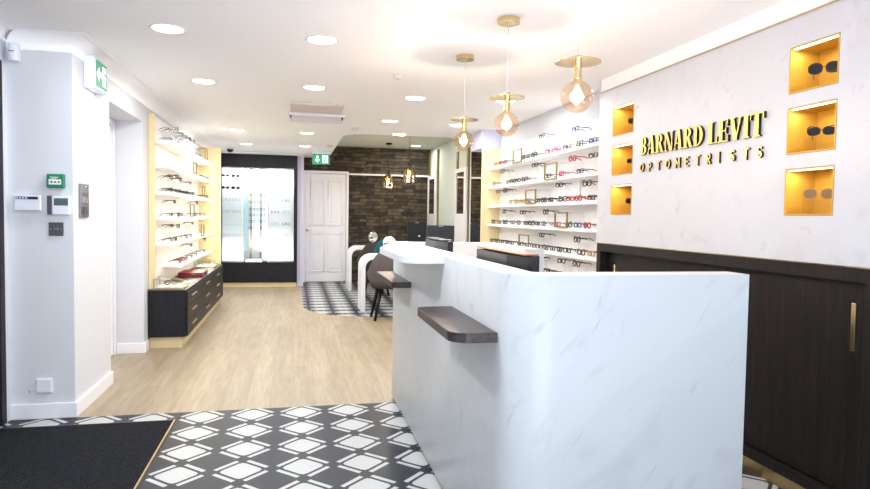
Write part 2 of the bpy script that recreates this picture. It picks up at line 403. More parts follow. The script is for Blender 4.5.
# baseboards and coving
s_ = MB(); s_.prism([(-1.69, 4.329), (-1.69, 4.312), (-1.312, 4.312), (-1.312, 5.13), (-1.329, 5.13), (-1.329, 4.329)], 0.0, .095, 'white_gloss')
struct('baseboard_left', s_, bevel=.004)
s_ = MB(); s_.prism([(-1.554, 6.199), (-1.554, 6.185), (-1.312, 6.185), (-1.312, 6.33), (-1.329, 6.33), (-1.329, 6.199)], 0, .095, 'white_gloss')
struct('baseboard_left_rear', s_, bevel=.004)
def coving(name, path, norms, mname='ceiling_paint', sz=.09):
    g = MB(); prof = [(0.0, -sz-.012), (.006, -sz-.01), (.008, -sz)] + [(sz-sz*math.cos(math.radians(a))+.0, -sz+sz*math.sin(math.radians(a))) for a in (10, 25, 40, 55, 70, 80, 88)] + [(sz+.008, -.006), (sz+.01, 0)]
    rings = []
    for (x, y), (nx, ny) in zip(path, norms):
        b = len(g.v)
        for o_, h in prof: g.v.append((x+nx*o_, y+ny*o_, CE+h-.0005))
        g.v.append((x, y, CE-.0005)); rings.append(b)
    k = len(prof)+1
    for a, b in zip(rings, rings[1:]):
        for i in range(k-2): g.face([a+i, a+i+1, b+i+1, b+i], mname, True)
    return struct(name, g)
coving('trim_1', [(-1.69, 4.33), (-1.33, 4.33), (-1.33, 11.45)], [(1, -1), (1, -1), (1, -1)])
coving('trim_2', [(-1.33, 11.50), (.055, 11.50), (.055, 11.61), (.17, 11.61)], [(1, -1), (1, -1), (1, -1), (1, -1)], sz=.03)
coving('trim_3', [(-1.69, -1.5), (-1.69, 4.33)], [(1, 0), (1, -1)], sz=.05)

# back wall: stone faced, with a six panel white door and return pier
b_ = MB(); b_.box(.17, 2.75, 12.3, 12.4, 0, 2.58, 'slate_brick'); struct('wall_back', b_)
b_ = MB(); b_.box(.055, .165, 11.61, 12.3, 0, CE, 'lilac_paint'); b_.box(-1.33, .055, 12.1, 12.3, 0, CE, 'plaster'); struct('wall_back_left', b_)
d = MB()
for x0, x1 in ((.168, .215), (.965, 1.01)): d.box(x0, x1, 12.2, 12.298, 0, 2.10, 'white_gloss')
d.box(.215, .965, 12.2, 12.298, 2.055, 2.10, 'white_gloss')
door3 = struct('door_3', d, bevel=.004)
d = MB(); d.box(.218, .962, 12.225, 12.262, .012, 2.052, 'white_gloss')
for x0, x1 in ((.30, .56), (.63, .89)):
    for z0, z1 in ((.2, .93), (1.08, 1.92)):
        for q in ((x0, x0+.022, z0, z1), (x1-.022, x1, z0, z1), (x0, x1, z0, z0+.022), (x0, x1, z1-.022, z1)): d.box(q[0], q[1], 12.215, 12.226, q[2], q[3], 'white_gloss')
        d.box(x0+.06, x1-.06, 12.217, 12.226, z0+.06, z1-.06, 'white_gloss')
d.build('door_leaf', door3, .004)
d = MB(); d.lathe([(.0, -.045), (.018, -.045), (.024, -.03), (.014, -.012), (.026, -.006), (.026, 0)], (.245, 12.215, .985), 'brass', 16, 'y'); d.build('door_knob', door3)
d = MB(); d.lathe([(.02, 0), (.02, .03), (.012, .045), (0, .045)], (.93, 12.05, 0), 'steel', 12); tag(d.build('door_stop'), 'small metal door stop on the tiles before the white panelled door', 'door stop')
r_ = MB(); r_.box(1.012, 2.60, 12.255, 12.299, 2.045, 2.075, 'white_gloss'); struct('trim_4', r_)

# right side: sage wall, return above the shelf unit, wall behind shelves
b_ = MB(); b_.box(2.6, 2.75, 7.52, 12.3, 0, 2.58, 'sage_paint'); b_.box(2.47, 2.75, 4.56, 7.52, 0, CE, 'plaster'); struct('wall_right_rear', b_)
b_ = MB(); b_.box(2.225, 2.6, 7.5, 8.0, 2.125, CE, 'lilac_paint'); b_.box(2.5, 2.6, 7.53, 8.0, 0, 2.125, 'plaster'); struct('wall_right_return', b_)
# stone clad wall with two columns of openings
ZN = [(1.318, 1.538), (1.605, 1.825), (1.89, 2.108)]
YN = [(2.342, 2.628), (4.045, 4.345)]
b_ = MB()
for y0, y1 in ((-1.6, 2.342), (2.628, 4.045), (4.345, 4.56)): b_.box(2.29, 2.47, y0, y1, 1.105, 2.245, 'wall_stone')
for y0, y1 in YN:
    for z0, z1 in ((1.105, 1.318), (1.538, 1.605), (1.825, 1.89), (2.108, 2.245)): b_.box(2.29, 2.47, y0, y1, z0, z1, 'wall_stone')
struct('wall_right', b_)
b_ = MB(); b_.box(2.4705, 2.75, -1.6, 4.56, 0, CE, 'plaster'); struct('wall_right_backing', b_)
b_ = MB(); b_.box(2.30, 2.47, -1.6, 4.56, 2.252, CE, 'ceiling_paint'); struct('wall_right_upper', b_)
b_ = MB(); b_.box(2.284, 2.31, -1.6, 4.562, 2.2455, 2.2515, 'brass'); struct('trim_5', b_)

# shopfront behind the viewer (daylight comes through it)
b_ = MB(); b_.box(-1.85, -1.55, -1.75, -1.6, 0, CE, 'plaster'); b_.box(2.1, 2.75, -1.75, -1.6, 0, CE, 'plaster'); b_.box(-1.55, 2.1, -1.75, -1.6, 2.3, CE, 'plaster'); struct('wall_front', b_)
b_ = MB()
for x in (-1.55, -.35, .85, 2.04): b_.box(x, x+.06, -1.7, -1.64, 0, 2.3, 'dark_wood_cool')
b_.box(-1.49, 2.04, -1.7, -1.64, 2.24, 2.3, 'dark_wood_cool'); b_.box(-1.49, 2.04, -1.7, -1.64, 0, .08, 'dark_wood_cool')
win = struct('window_1', b_); b_ = MB(); b_.box(-1.49, 2.04, -1.673, -1.667, .08, 2.24, 'clear_glass'); b_.build('window_pane', win)

# ================================================================ RECEPTION DESK
def offset(path, d):
    out = []
    n = len(path)
    for i in range(n):
        a = Vector(path[max(i-1, 0)]); b = Vector(path[i]); e = Vector(path[min(i+1, n-1)])
        d1 = (b-a).normalized() if i > 0 else (e-b).normalized(); d2 = (e-b).normalized() if i < n-1 else d1
        n1 = Vector((d1.y, -d1.x)); n2 = Vector((d2.y, -d2.x)); nn = (n1+n2).normalized()
        k = d/max(.3, nn.dot(n1)); out.append((b.x+nn.x*k, b.y+nn.y*k))
    return out
DT = 1.103
path = [(1.553, 1.93)] + arc(.83, 2.08, .15, 270, 180, 12) + arc(.76, 4.40, .08, 180, 90, 6) + arc(1.33, 4.36, .12, 90, 0, 6) + [(1.45, 3.55)]
inner = offset(path, .12)
plo = offset(path, .012); pli = offset(path, .10)
desk = thing('reception_desk', (.68, 1.93, 0), 'white veined stone reception counter with curved corner and brass plinth', 'desk')
def strip(po, pi, z0, z1, m, open_=True):
    g = MB(); n = len(po); b = 0
    for p in po: g.v.append((p[0], p[1], z0))
    for p in pi: g.v.append((p[0], p[1], z0))
    for p in po: g.v.append((p[0], p[1], z1))
    for p in pi: g.v.append((p[0], p[1], z1))
    for i in range(n-1):
        g.face([i, i+1, 2*n+i+1, 2*n+i], m, True); g.face([n+i+1, n+i, 3*n+i, 3*n+i+1], m, True)
        g.face([2*n+i, 2*n+i+1, 3*n+i+1, 3*n+i], m); g.face([i+1, i, n+i, n+i+1], m)
    g.face([0, 2*n, 3*n, n], m); g.face([n-1, 2*n-1, 4*n-1, 3*n-1], m)
    return g
part(strip(path, inner, .026, DT, 'desk_stone'), 'counter_wall', desk, .003)
part(strip(plo, pli, 0, .026, 'brass'), 'plinth', desk, label='brass plinth')
g = MB(); g.prism(arc(.60, 2.985, .115, 270, 180, 8)[::-1][::-1] + [(.485, 3.66), (.70, 4.478), (.797, 4.478), (.797, 2.87)], DT-.036, DT+.002, 'desk_top_white')
part(g, 'transaction_top', desk, .004, 'smooth white overhanging top')
g = MB(); g.prism([(.805, 2.06), (1.54, 2.06), (1.54, 2.75), (1.33, 3.0), (1.33, 4.35), (.805, 4.35)], .71, .74, 'shelf_white'); part(g, 'worktop', desk)
g = MB(); g.box(1.50, 1.53, 2.07, 2.70, 0, .71, 'shelf_white'); part(g, 'pedestal_panel', desk)
def ledge(y0, y1, x0, r, label, x0far=None):
    g = MB(); xf = x0far or x0
    g.prism(arc(x0+r, y0+r, r, 270, 180, 6) + arc(xf+r*.6, y1-r*.6, r*.6, 180, 90, 4) + [(.679, y1), (.679, y0)], .862, .896, 'walnut')
    part(g, 'bag_ledge', desk, .002, label)
ledge(2.06, 2.70, .517, .07, 'dark walnut bag ledge')
ledge(3.70, 4.44, .565, .04, 'dark walnut bag ledge')

# ================================================================ SIDEBOARD under the sign
sb = thing('sideboard', (2.29, 4.54, 0), 'long dark wood sideboard with sliding doors below the lettered stone wall', 'cabinet')
g = MB(); g.box(2.29, 2.465, -1.5, 4.545, 1.04, 1.10, 'dark_wood'); g.box(2.29, 2.465, 4.49, 4.545, .115, 1.04, 'dark_wood'); g.box(2.29, 2.465, -1.5, 4.545, .07, .115, 'dark_wood')
g.box(2.45, 2.466, -1.5, 4.49, .115, 1.04, 'dark_wood'); g.box(2.29, 2.45, 2.11, 2.165, .115, 1.04, 'dark_wood'); part(g, 'carcass', sb, .002)
g = MB(); g.box(2.305, 2.46, -1.5, 4.54, 0, .07, 'brass_satin'); part(g, 'plinth', sb, label='brass plinth')
g = MB(); g.box(2.286, 2.292, -1.5, 4.546, 1.1, 1.104, 'brass'); part(g, 'edge_strip', sb, label='thin brass top edge')
for k, (y0, y1, x) in enumerate(((2.17, 3.36, 2.33), (3.30, 4.485, 2.356), (.9, 2.105, 2.33))):
    g = MB(); g.box(x, x+.022, y0, y1, .118, 1.037, 'dark_wood'); dr = part(g, 'sliding_door', sb, .002)
    g = MB(); hy = y0+.085 if k != 1 else y1-.1
    g.box(x-.008, x+.001, hy-.020, hy+.004, .742, .948, 'brass'); o = part(g, 'handle', sb, .002, 'brass pull'); o.parent = dr; o.matrix_parent_inverse = Matrix.Identity(4); o.location = (0, 0, 0)

# ================================================================ helpers for eyewear
GMESH = {}
def rim_shape(shape, n=16):
    a, b_ = {'round': (.0255, .0225), 'rect': (.0285, .0175), 'cat': (.029, .021), 'big': (.032, .027)}[shape]
    p = {'round': 2, 'rect': 3.4, 'cat': 2.6, 'big': 2.4}[shape]
    out = []
    for i in range(n):
        t = 2*PI*i/n; cx, cz = math.cos(t), math.sin(t)
        x = a*math.copysign(abs(cx)**(2/p), cx); z = b_*math.copysign(abs(cz)**(2/p), cz)
        out.append([x, z])
    return out
def front_mb(shape, m, r=.0028, g=None):
    g = g or MB(); sep = {'round': .034, 'rect': .036, 'cat': .036, 'big': .040}[shape]
    for sx in (-1, 1):
        ring = rim_shape(shape)
        if shape == 'cat':
            for p in ring:
                if p[0] > .012 and p[1] > 0: p[1] += .006
        pts = [(sx*(sep+p[0]), 0.0, p[1]) for p in ring]
        n = len(pts); b = len(g.v); cc = Vector((sx*sep, 0, 0))
        for p in pts:
            d = (Vector(p)-cc).normalized()*r
            for dy, k in ((-r, 1), (r, 1), (r, -1), (-r, -1)): g.v.append((p[0]+d.x*k, dy*.8, p[2]+d.z*k))
        for i in range(n):
            j = (i+1) % n
            for k in range(4): g.face([b+i*4+k, b+i*4+(k+1) % 4, b+j*4+(k+1) % 4, b+j*4+k], m)
    g.tube([(-.010, 0, .004), (0, 0, .008), (.010, 0, .004)], r*.8, m, 6)
    return g
def temple_mb(sx, shape, m, g=None):
    g = g or MB(); X = {'round': .062, 'rect': .067, 'cat': .068, 'big': .074}[shape]
    pts = [(X-.004, -.001, .012), (X, .004, .012), (X+.001, .09, .010), (X, .12, -.006), (X-.001, .138, -.026)]
    b = len(g.v)
    for x, y, z in pts:
        for dx, dz in ((-.0014, -.0036), (.0014, -.0036), (.0014, .0036), (-.0014, .0036)): g.v.append((sx*(x+dx), y, z+dz))
    for i in range(len(pts)-1):
        for k in range(4): g.face([b+i*4+k, b+i*4+(k+1) % 4, b+i*4+4+(k+1) % 4, b+i*4+4+k], m)
    g.face([b, b+1, b+2, b+3], m); e = b+4*(len(pts)-1); g.face([e+3, e+2, e+1, e], m)
    return g
def lens_mb(sx, shape, m, g=None):
    g = g or MB(); sep = {'round': .034, 'rect': .036, 'cat': .036, 'big': .040}[shape]
    b = len(g.v); ring = rim_shape(shape); g.v += [(sx*(sep+p[0]*.97), -.0006, p[1]*.97) for p in ring] + [(sx*(sep+p[0]*.97), .0008, p[1]*.97) for p in ring]
    n = len(ring); g.face([b+i for i in range(n)][::-1], m); g.face([b+n+i for i in range(n)], m)
    for i in range(n): g.face([b+i, b+(i+1) % n, b+n+(i+1) % n, b+n+i], m)
    return g
ZOFF = .0235
def spectacles(loc, rz, shape, col, label, cat='glasses', group=None, tilt=0, sun=None, name='spectacles', s=1):
    """small pair: one mesh"""
    key = (shape, col, sun)
    if key not in GMESH:
        g = front_mb(shape, 'frame_'+col, .0042); temple_mb(1, shape, 'frame_'+col, g); temple_mb(-1, shape, 'frame_'+col, g)
        if sun: lens_mb(1, shape, sun, g); lens_mb(-1, shape, sun, g)
        o = g.build(name); GMESH[key] = o.data
    else:
        o = bpy.data.objects.new(name, GMESH[key]); COL.objects.link(o)
    o.location = (loc[0], loc[1], loc[2]+ZOFF*s+.004); o.rotation_euler = (tilt, 0, rz); o.scale = (s, s, s)
    return tag(o, label, cat, group)
def sunglasses(loc, rz, shape, col, lens, label, group, s=1):
    """large pair with parts"""
    r = thing('sunglasses', (loc[0], loc[1], loc[2]+ZOFF*s+.004), label, 'sunglasses', group, rz)
    lpart(front_mb(shape, 'frame_'+col, .0028), 'rim', r)
    for sx in (-1, 1):
        lpart(lens_mb(sx, shape, lens), 'lens', r); lpart(temple_mb(sx, shape, 'frame_'+col), 'temple', r)
    r.scale = (s, s, s)
    return r

# ================================================================ WALL NICHES with sunglasses
colname = ['column right of the lettering', 'column left of the lettering']
rowname = ['lowest', 'middle', 'highest']
nspec = {(0, 2): ('big', 'k', 'lens_dark', 'large round black sunglasses'), (0, 1): ('cat', 'k', 'lens_dark', 'black cat-eye sunglasses'), (0, 0): ('big', 'y', 'lens_amber', 'gold brown-lensed sunglasses'),
         (1, 2): ('cat', 'k', 'lens_dark', 'black sunglasses'), (1, 1): ('rect', 'k', 'lens_dark', 'black sunglasses'), (1, 0): ('cat', 'n', 'lens_dark', 'dark brown sunglasses')}
for ci, (y0, y1) in enumerate(YN):
    for ri, (z0, z1) in enumerate(ZN):
        r = thing('wall_niche', (2.29, (y0+y1)/2, z0), 'gold lined wall niche, %s one of the %s' % (rowname[ri], colname[ci]), 'niche', 'gold wall niches')
        e = .002; g = MB(); X0, X1 = 2.2885, 2.455
        g.box(X1-.004, X1, y0+e, y1-e, z0+e, z1-e, 'niche_gold'); g.box(X0, X1-.004, y0+e, y0+.008, z0+e, z1-e, 'niche_gold'); g.box(X0, X1-.004, y1-.008, y1-e, z0+e, z1-e, 'niche_gold')
        g.box(X0, X1-.004, y0+.008, y1-.008, z0+e, z0+.008, 'niche_gold'); g.box(X0, X1-.004, y0+.008, y1-.008, z1-.008, z1-e, 'niche_gold')
        part(g, 'lining', r)
        g = MB(); g.box(X0+.006, X0+.022, y0+.02, y1-.02, z1-.0105, z1-.008, 'led_strip'); part(g, 'light_strip', r)
        g = MB(); g.box(2.325, 2.44, y0+.03, y1-.07, z0+.0085, z0+.075, 'acrylic'); part(g, 'acrylic_step', r, label='clear acrylic step')
        area('niche_lamp', (X0+.05, (y0+y1)/2, z1-.017), (0, 0, 0), .02, .32, (1, .93, .78), y1-y0-.06)
        sh, co, le, nm = nspec[(ci, ri)]
        sunglasses((2.352 if ci == 0 else 2.372, y0+(.145 if ci == 0 else .118), z0+.076), -PI/2+.62, sh, co, le, '%s in the %s niche of the %s' % (nm, rowname[ri], colname[ci]), 'sunglasses in the gold niches', s=.88)

# ================================================================ SIGN LETTERING
LH = .119; T_, t_ = .20, .075
def q(a, b, c_, d_): return [a, b, c_, d_]
def bowl(x0, z0, z1, w, T=.2, t=.07, n=10, a0=-90, a1=90):
    cz = (z0+z1)/2; hz = (z1-z0)/2; out = []
    for i in range(n):
        p = []
        for a in (a0+(a1-a0)*i/n, a0+(a1-a0)*(i+1)/n):
            A = math.radians(a); p.append(((x0+w*math.cos(A), cz+hz*math.sin(A)), (x0+(w-T)*math.cos(A), cz+(hz-t)*math.sin(A))))
        out.append([p[0][0], p[1][0], p[1][1], p[0][1]])
    return out
def rect(x0, x1, z0, z1): return [(x0, z0), (x1, z0), (x1, z1), (x0, z1)]
def diag(xb, xt, wd, zb=0, zt=1): return [(xb, zb), (xb+wd, zb), (xt+wd, zt), (xt, zt)]
SER = {
 'B': (.66, [rect(.08, .28, 0, 1), rect(0, .32, 0, .05), rect(0, .32, .95, 1), rect(.28, .34, .48, .54)] + bowl(.28, .49, 1, .32, .17, .055) + bowl(.28, 0, .54, .38, .19, .055)),
 'A': (.74, [diag(.05, .34, .07), diag(.47, .29, .2), rect(.14, .56, .28, .34), rect(0, .2, 0, .045), rect(.40, .74, 0, .045)]),
 'R': (.74, [rect(.08, .28, 0, 1), rect(0, .36, 0, .05), rect(0, .32, .95, 1)] + bowl(.28, .46, 1, .34, .18, .055) + [diag(.52, .30, .2, 0, .5), rect(.5, .76, 0, .045)]),
 'N': (.78, [rect(.10, .17, 0, 1), rect(0, .28, 0, .045), diag(.50, .05, .2), rect(.64, .71, 0, 1), rect(.54, .80, .955, 1), rect(0, .2, .955, 1)]),
 'D': (.74, [rect(.08, .28, 0, 1), rect(0, .32, 0, .05), rect(0, .32, .95, 1)] + bowl(.28, 0, 1, .44, .2, .055)),
 'L': (.62, [rect(.08, .28, 0, 1), rect(0, .36, .955, 1), rect(0, .6, 0, .05), [(.54, 0), (.6, 0), (.6, .3), (.57, .3)]]),
 'E': (.64, [rect(.08, .28, 0, 1), rect(0, .6, .95, 1), rect(0, .62, 0, .05), rect(.28, .5, .48, .53), rect(.46, .5, .36, .65), [(.54, .7), (.57, .7), (.6, 1), (.55, 1)], [(.56, 0), (.62, 0), (.62, .3), (.59, .3)]]),
 'V': (.74, [diag(.27, .05, .2), diag(.36, .60, .07), rect(0, .34, .955, 1), rect(.52, .76, .955, 1)]),
 'I': (.36, [rect(.08, .28, 0, 1), rect(0, .36, 0, .05), rect(0, .36, .95, 1)]),
 'T': (.72, [rect(.26, .46, 0, 1), rect(0, .72, .94, 1), [(0, 1), (.06, 1), (.035, .72), (0, .72)], [(.66, 1), (.72, 1), (.72, .72), (.685, .72)], rect(.18, .54, 0, .05)]),
}
def stroke(pts, wd):
    out = []
    for a, b in zip(pts, pts[1:]):
        a = Vector(a); b = Vector(b); d = (b-a).normalized(); n = Vector((-d.y, d.x))*wd/2; e = d*wd*.25
        out.append([tuple(a-e-n), tuple(b+e-n), tuple(b+e+n), tuple(a-e+n)])
    return out
def el(cx, cy, rx, ry, a0, a1, n=10): return [(cx+rx*math.cos(math.radians(a0+(a1-a0)*i/n)), cy+ry*math.sin(math.radians(a0+(a1-a0)*i/n))) for i in range(n+1)]
SW = .15
SAN = {
 'O': stroke(el(.4, .5, .34, .43, 0, 360, 18), SW), 'P': stroke([(.12, .0), (.12, .93)], SW)+stroke([(.12, .93), (.35, .93)]+el(.35, .68, .22, .25, 90, -90, 8)+[(.12, .43)], SW),
 'T': stroke([(.34, 0), (.34, .93)], SW)+stroke([(0, .93), (.68, .93)], SW), 'M': stroke([(.08, 0), (.08, 1), (.42, .35), (.76, 1), (.76, 0)], SW),
 'E': stroke([(.55, .07), (.1, .07), (.1, .93), (.55, .93)], SW)+stroke([(.1, .5), (.48, .5)], SW),
 'R': stroke([(.12, .0), (.12, .93)], SW)+stroke([(.12, .93), (.35, .93)]+el(.35, .70, .2, .23, 90, -90, 8)+[(.12, .47)], SW)+stroke([(.32, .45), (.58, .02)], SW),
 'I': stroke([(.1, 0), (.1, 1)], SW), 'S': stroke(el(.3, .72, .22, .21, 30, 270, 9)+el(.3, .29, .23, .22, 90, -150, 9), SW)}
def letter(root, ch, polys, y, z, h, face='letter_gold', depth=.016, sx=1.0):
    g = MB()
    for i, p in enumerate(polys):
        # y decreases to the right when facing the wall
        pp = [(y-px*h*sx, z+pz*h) for px, pz in p]
        g.prism(pp, 2.289-depth-.0001*i, 2.289, face, 'x', 'letter_side')
    return part(g, 'letter_'+ch.lower(), root)
sg = thing('sign_lettering', (2.289, 3.3, 1.6), 'raised gold serif lettering BARNARD LEVIT on the stone wall', 'sign')
def word(txt, y0, y1, z0):
    tot = sum(SER[c_][0] for c_ in txt); gap = .035
    sx = (y0-y1)/(LH*(tot+gap*(len(txt)-1))); y = y0
    for c_ in txt:
        wd, P_ = SER[c_]; letter(sg, c_, P_, y, z0, LH, sx=sx); y -= (wd+gap)*LH*sx
word('BARNARD', 3.925, 3.246, 1.718); word('LEVIT', 3.204, 2.765, 1.716)
sg2 = thing('sign_lettering', (2.289, 3.3, 1.61), 'smaller spaced gold lettering OPTOMETRISTS below the large name', 'sign')
yy = 3.925
for i, c_ in enumerate('OPTOMETRISTS'):
    letter(sg2, c_, SAN[c_], 3.925-i*.1015, 1.607, .058, sx=1.0, depth=.012)

# ================================================================ RIGHT DISPLAY SHELVES
def near_pane(mb): return mb
un = thing('display_shelving', (2.25, 7.49, 0), 'white wall of eyewear shelves with cream end panel between mirrors and stone wall', 'shelving')
g = MB(); g.box(2.225, 2.47, 7.465, 7.495, 0, 2.12, 'cream_panel'); part(g, 'end_panel', un, .002, 'cream end panel')
g = MB(); g.box(2.452, 2.468, 4.565, 7.464, 0, 2.12, 'backing_white'); part(g, 'back_panel', un)
RS = [1.885, 1.655, 1.43, 1.205, .98, .755]
for z in RS:
    g = MB(); g.box(2.30, 2.451, 4.566, 7.463, z-.028, z, 'shelf_white'); part(g, 'shelf', un, .003)
g = MB(); g.box(2.235, 2.451, 4.566, 7.463, 0, .5, 'dark_wood'); part(g, 'base_cabinet', un, .002)
RIGHT = [
  (1, 1.885, [(7.27, 0, 'o'), (7.08, 0, 'r'), (6.91, 0, 'n'), (6.33, 0, 'k'), (6.19, 0, 'g'), (6.02, 0, 'k'), (5.64, 0, 'r'), (5.45, 0, 'p'), (5.24, 0, 'k'), (4.98, 0, 'k'), (4.74, 0, 'b'), (5.85, 0.166, 'k'), (5.09, 0.131, 'b')]),
  (2, 1.655, [(7.31, 0, 'g'), (6.8, 0, 'n'), (6.64, 0, 'n'), (6.48, 0, 'k'), (6.27, 0, 'n'), (5.66, 0, 'k'), (5.34, 0, 'p'), (4.96, 0, 'k'), (6.01, 0.128, 'k'), (7.03, 0.13, 'g'), (5.13, 0.118, 'r'), (4.74, 0.111, 'k')]),
  (3, 1.430, [(6.7, 0, 'y'), (6.51, 0, 'y'), (6.33, 0, 'y'), (6.15, 0, 'g'), (5.90, 0, 'k'), (5.74, 0, 'k'), (5.57, 0, 'k'), (5.30, 0, 'k'), (5.14, 0, 'r'), (4.98, 0, 'r'), (4.74, 0, 'k'), (7.16, 0.129, 'g'), (6.91, 0.133, 'k'), (5.40, 0.128, 'k'), (4.84, 0.116, 'k')]),
  (4, 1.205, [(7.31, 0, 'k'), (7.08, 0, 'g'), (6.87, 0, 'k'), (6.61, 0, 'g'), (6.42, 0, 'g'), (6.21, 0, 'k'), (6.05, 0, 'k'), (5.89, 0, 'k'), (5.73, 0, 'g'), (5.41, 0, 'p'), (5.16, 0, 't'), (4.98, 0, 'b'), (4.80, 0, 'r'), (6.93, 0.119, 'g'), (6.32, 0.109, 'k'), (5.7, 0.11, 'k')]),
  (5, 0.980, [(7.36, 0, 'k'), (7.16, 0, 'n'), (6.98, 0, 'k'), (6.8, 0, 'k'), (6.64, 0, 'k'), (6.36, 0, 'n'), (6.19, 0, 'k'), (6.0, 0, 'g'), (5.83, 0, 'n'), (5.66, 0, 'k'), (5.50, 0, 'n'), (5.34, 0, 'k'), (5.18, 0, 'k'), (4.90, 0, 'n'), (4.72, 0, 'y'), (5.79, 0.113, 'k'), (5.0, 0.1, 'k')]),
  (6, 0.755, [(5.91, 0, 'k'), (5.74, 0, 'k'), (5.56, 0, 'k'), (5.9, 0.107, 'k'), (5.31, 0.123, 'k'), (5.0, 0.121, 'n')]),
]
LEFT = [
  (1, 1.965, [(6.62, 0, 'g'), (7.0, 0, 'k'), (8.22, 0, 'n'), (8.50, 0, 'k'), (9.15, 0, 'k'), (6.68, 0.1, 'n'), (7.06, 0.149, 'k'), (7.30, 0.136, 'k'), (7.54, 0.132, 'k'), (7.8, 0.137, 'k'), (8.1, 0.142, 'k'), (9.2, 0.16, 'k')]),
  (2, 1.730, [(8.75, 0, 'k'), (9.0, 0, 'g'), (9.25, 0, 'k')]),
  (3, 1.480, [(6.6, 0, 'k'), (6.85, 0, 'k'), (7.05, 0, 'n'), (7.35, 0, 'k'), (7.55, 0, 'k'), (7.75, 0, 'k'), (7.95, 0, 'k'), (8.85, 0, 'n'), (9.05, 0, 'k'), (9.25, 0, 'n'), (6.62, 0.12, 'k'), (6.95, 0.148, 'k'), (7.13, 0.126, 'n'), (7.78, 0.119, 'g')]),
  (4, 1.240, [(6.62, 0, 'k'), (7.0, 0, 'k'), (7.19, 0, 'g'), (8.1, 0, 'k'), (8.55, 0, 'g'), (8.95, 0, 'g'), (6.80, 0.128, 'k'), (8.3, 0.141, 'n')]),
  (5, 0.995, [(6.62, 0, 'g'), (6.83, 0, 'k'), (7.19, 0, 'y'), (7.5, 0, 'g'), (7.8, 0, 'k'), (6.66, 0.134, 'k'), (7.0, 0.124, 'k'), (7.95, 0.142, 'n')]),
  (6, 0.755, [(7.06, 0, 'n'), (7.24, 0, 'r'), (7.44, 0, 'n'), (7.85, 0, 'g'), (8.22, 0, 'n'), (8.54, 0, 'g'), (8.9, 0, 'g'), (7.84, 0.129, 'n'), (9.0, 0.151, 'k')]),
]
ORD = ['first', 'second', 'third', 'fourth', 'fifth', 'sixth', 'seventh', 'eighth', 'ninth', 'tenth', 'eleventh', 'twelfth', 'thirteenth', 'fourteenth', 'fifteenth', 'sixteenth']
SHN = {1: 'top', 2: 'second', 3: 'third', 4: 'fourth', 5: 'fifth', 6: 'lowest'}
shapes = ['round', 'rect', 'cat', 'rect']
def stock(table, xb, rz, side, gx, sz=1):
    for si, z, items in table:
        base = sorted([i for i in items if i[1] == 0], key=lambda i: -i[0]); up = sorted([i for i in items if i[1] > 0], key=lambda i: -i[0])
        for k, (y, dz, cc) in enumerate(base):
            sh = shapes[(k*7+si*3) % 4]
            spectacles((xb, y, z), rz+random.uniform(-.12, .12), sh, cc, '%s spectacles standing on the %s %s shelf, %s from its far end' % (GN[cc], SHN[si], side, ORD[k]), group='spectacles on the %s shelves' % side, s=sz)
        for k, (y, dz, cc) in enumerate(up):
            sh = shapes[(k*5+si) % 4]; xr_ = xb+gx
            g = MB(); g.box(xr_-.028, xr_+.028, y-.045, y+.045, z+.0005, z+dz, 'acrylic'); o = g.build('display_riser')
            tag(o, 'clear acrylic riser on the %s %s shelf, %s from far end' % (SHN[si], side, ORD[k]), 'riser', 'acrylic risers on the %s shelves' % side)
            spectacles((xr_-gx*.9, y, z+dz+.001), rz+random.uniform(-.1, .1), sh, cc, '%s spectacles on a clear riser, %s %s shelf, %s from far end' % (GN[cc], SHN[si], side, ORD[k]), group='raised spectacles on the %s shelves' % side, s=sz)
stock(RIGHT, 2.328, -PI/2, 'right-hand', .07)
# gold rimmed show frames standing across the shelves
def showframe(side, xf, xw, y0, y1, z0, z1, where, zg=None):
    r = thing('show_frame', (xf, (y0+y1)/2, z0), 'gold rimmed glass show frame %s' % where, 'display frame', 'gold show frames on the shelves')
    t = .013; s = 1 if xw > xf else -1
    g = MB(); g.box(xf, xf+s*.012, y0, y0+t, z0, z1, 'rim_gold'); g.box(xf, xf+s*.012, y1-t, y1, z0, z1, 'rim_gold'); g.box(xf, xf+s*.012, y0+t, y1-t, z0, z0+t, 'rim_gold'); g.box(xf, xf+s*.012, y0+t, y1-t, z1-t, z1, 'rim_gold'); part(g, 'gold_rim', r)
    zg = zg or z0; g = MB(); g.box(xf+s*.013, xw, y0, y0+.004, zg, z1, 'clear_glass'); g.box(xf+s*.013, xw, y1-.004, y1, zg, z1, 'clear_glass'); g.box(xf+s*.013, xw, y0+.004, y1-.004, z1-.004, z1, 'clear_glass'); part(g, 'glass_box', r)
for y0, y1, z0, z1, nm in ((6.28, 6.55, 1.861, 2.005, 'on the top right-hand shelf'), (5.36, 5.65, 1.638, 1.79, 'on the second right-hand shelf'), (5.86, 6.14, 1.424, 1.567, 'on the third right-hand shelf'), (5.11, 5.38, 1.204, 1.34, 'on the fourth right-hand shelf'), (6.02, 6.31, .978, 1.115, 'on the fifth right-hand shelf')):
    showframe('r', 2.286, 2.45, y0, y1, z0, z1, nm, {1.861: 1.8855, 1.638: 1.6555, 1.424: 1.4305}.get(z0, z0+.03))
g = MB(); g.box(2.435, 2.448, 5.20, 5.58, 1.432, 1.648, 'shelf_white'); tag(g.build('display_card', bevel=.002), 'tall plain white card standing behind spectacles on the third right-hand shelf', 'card')

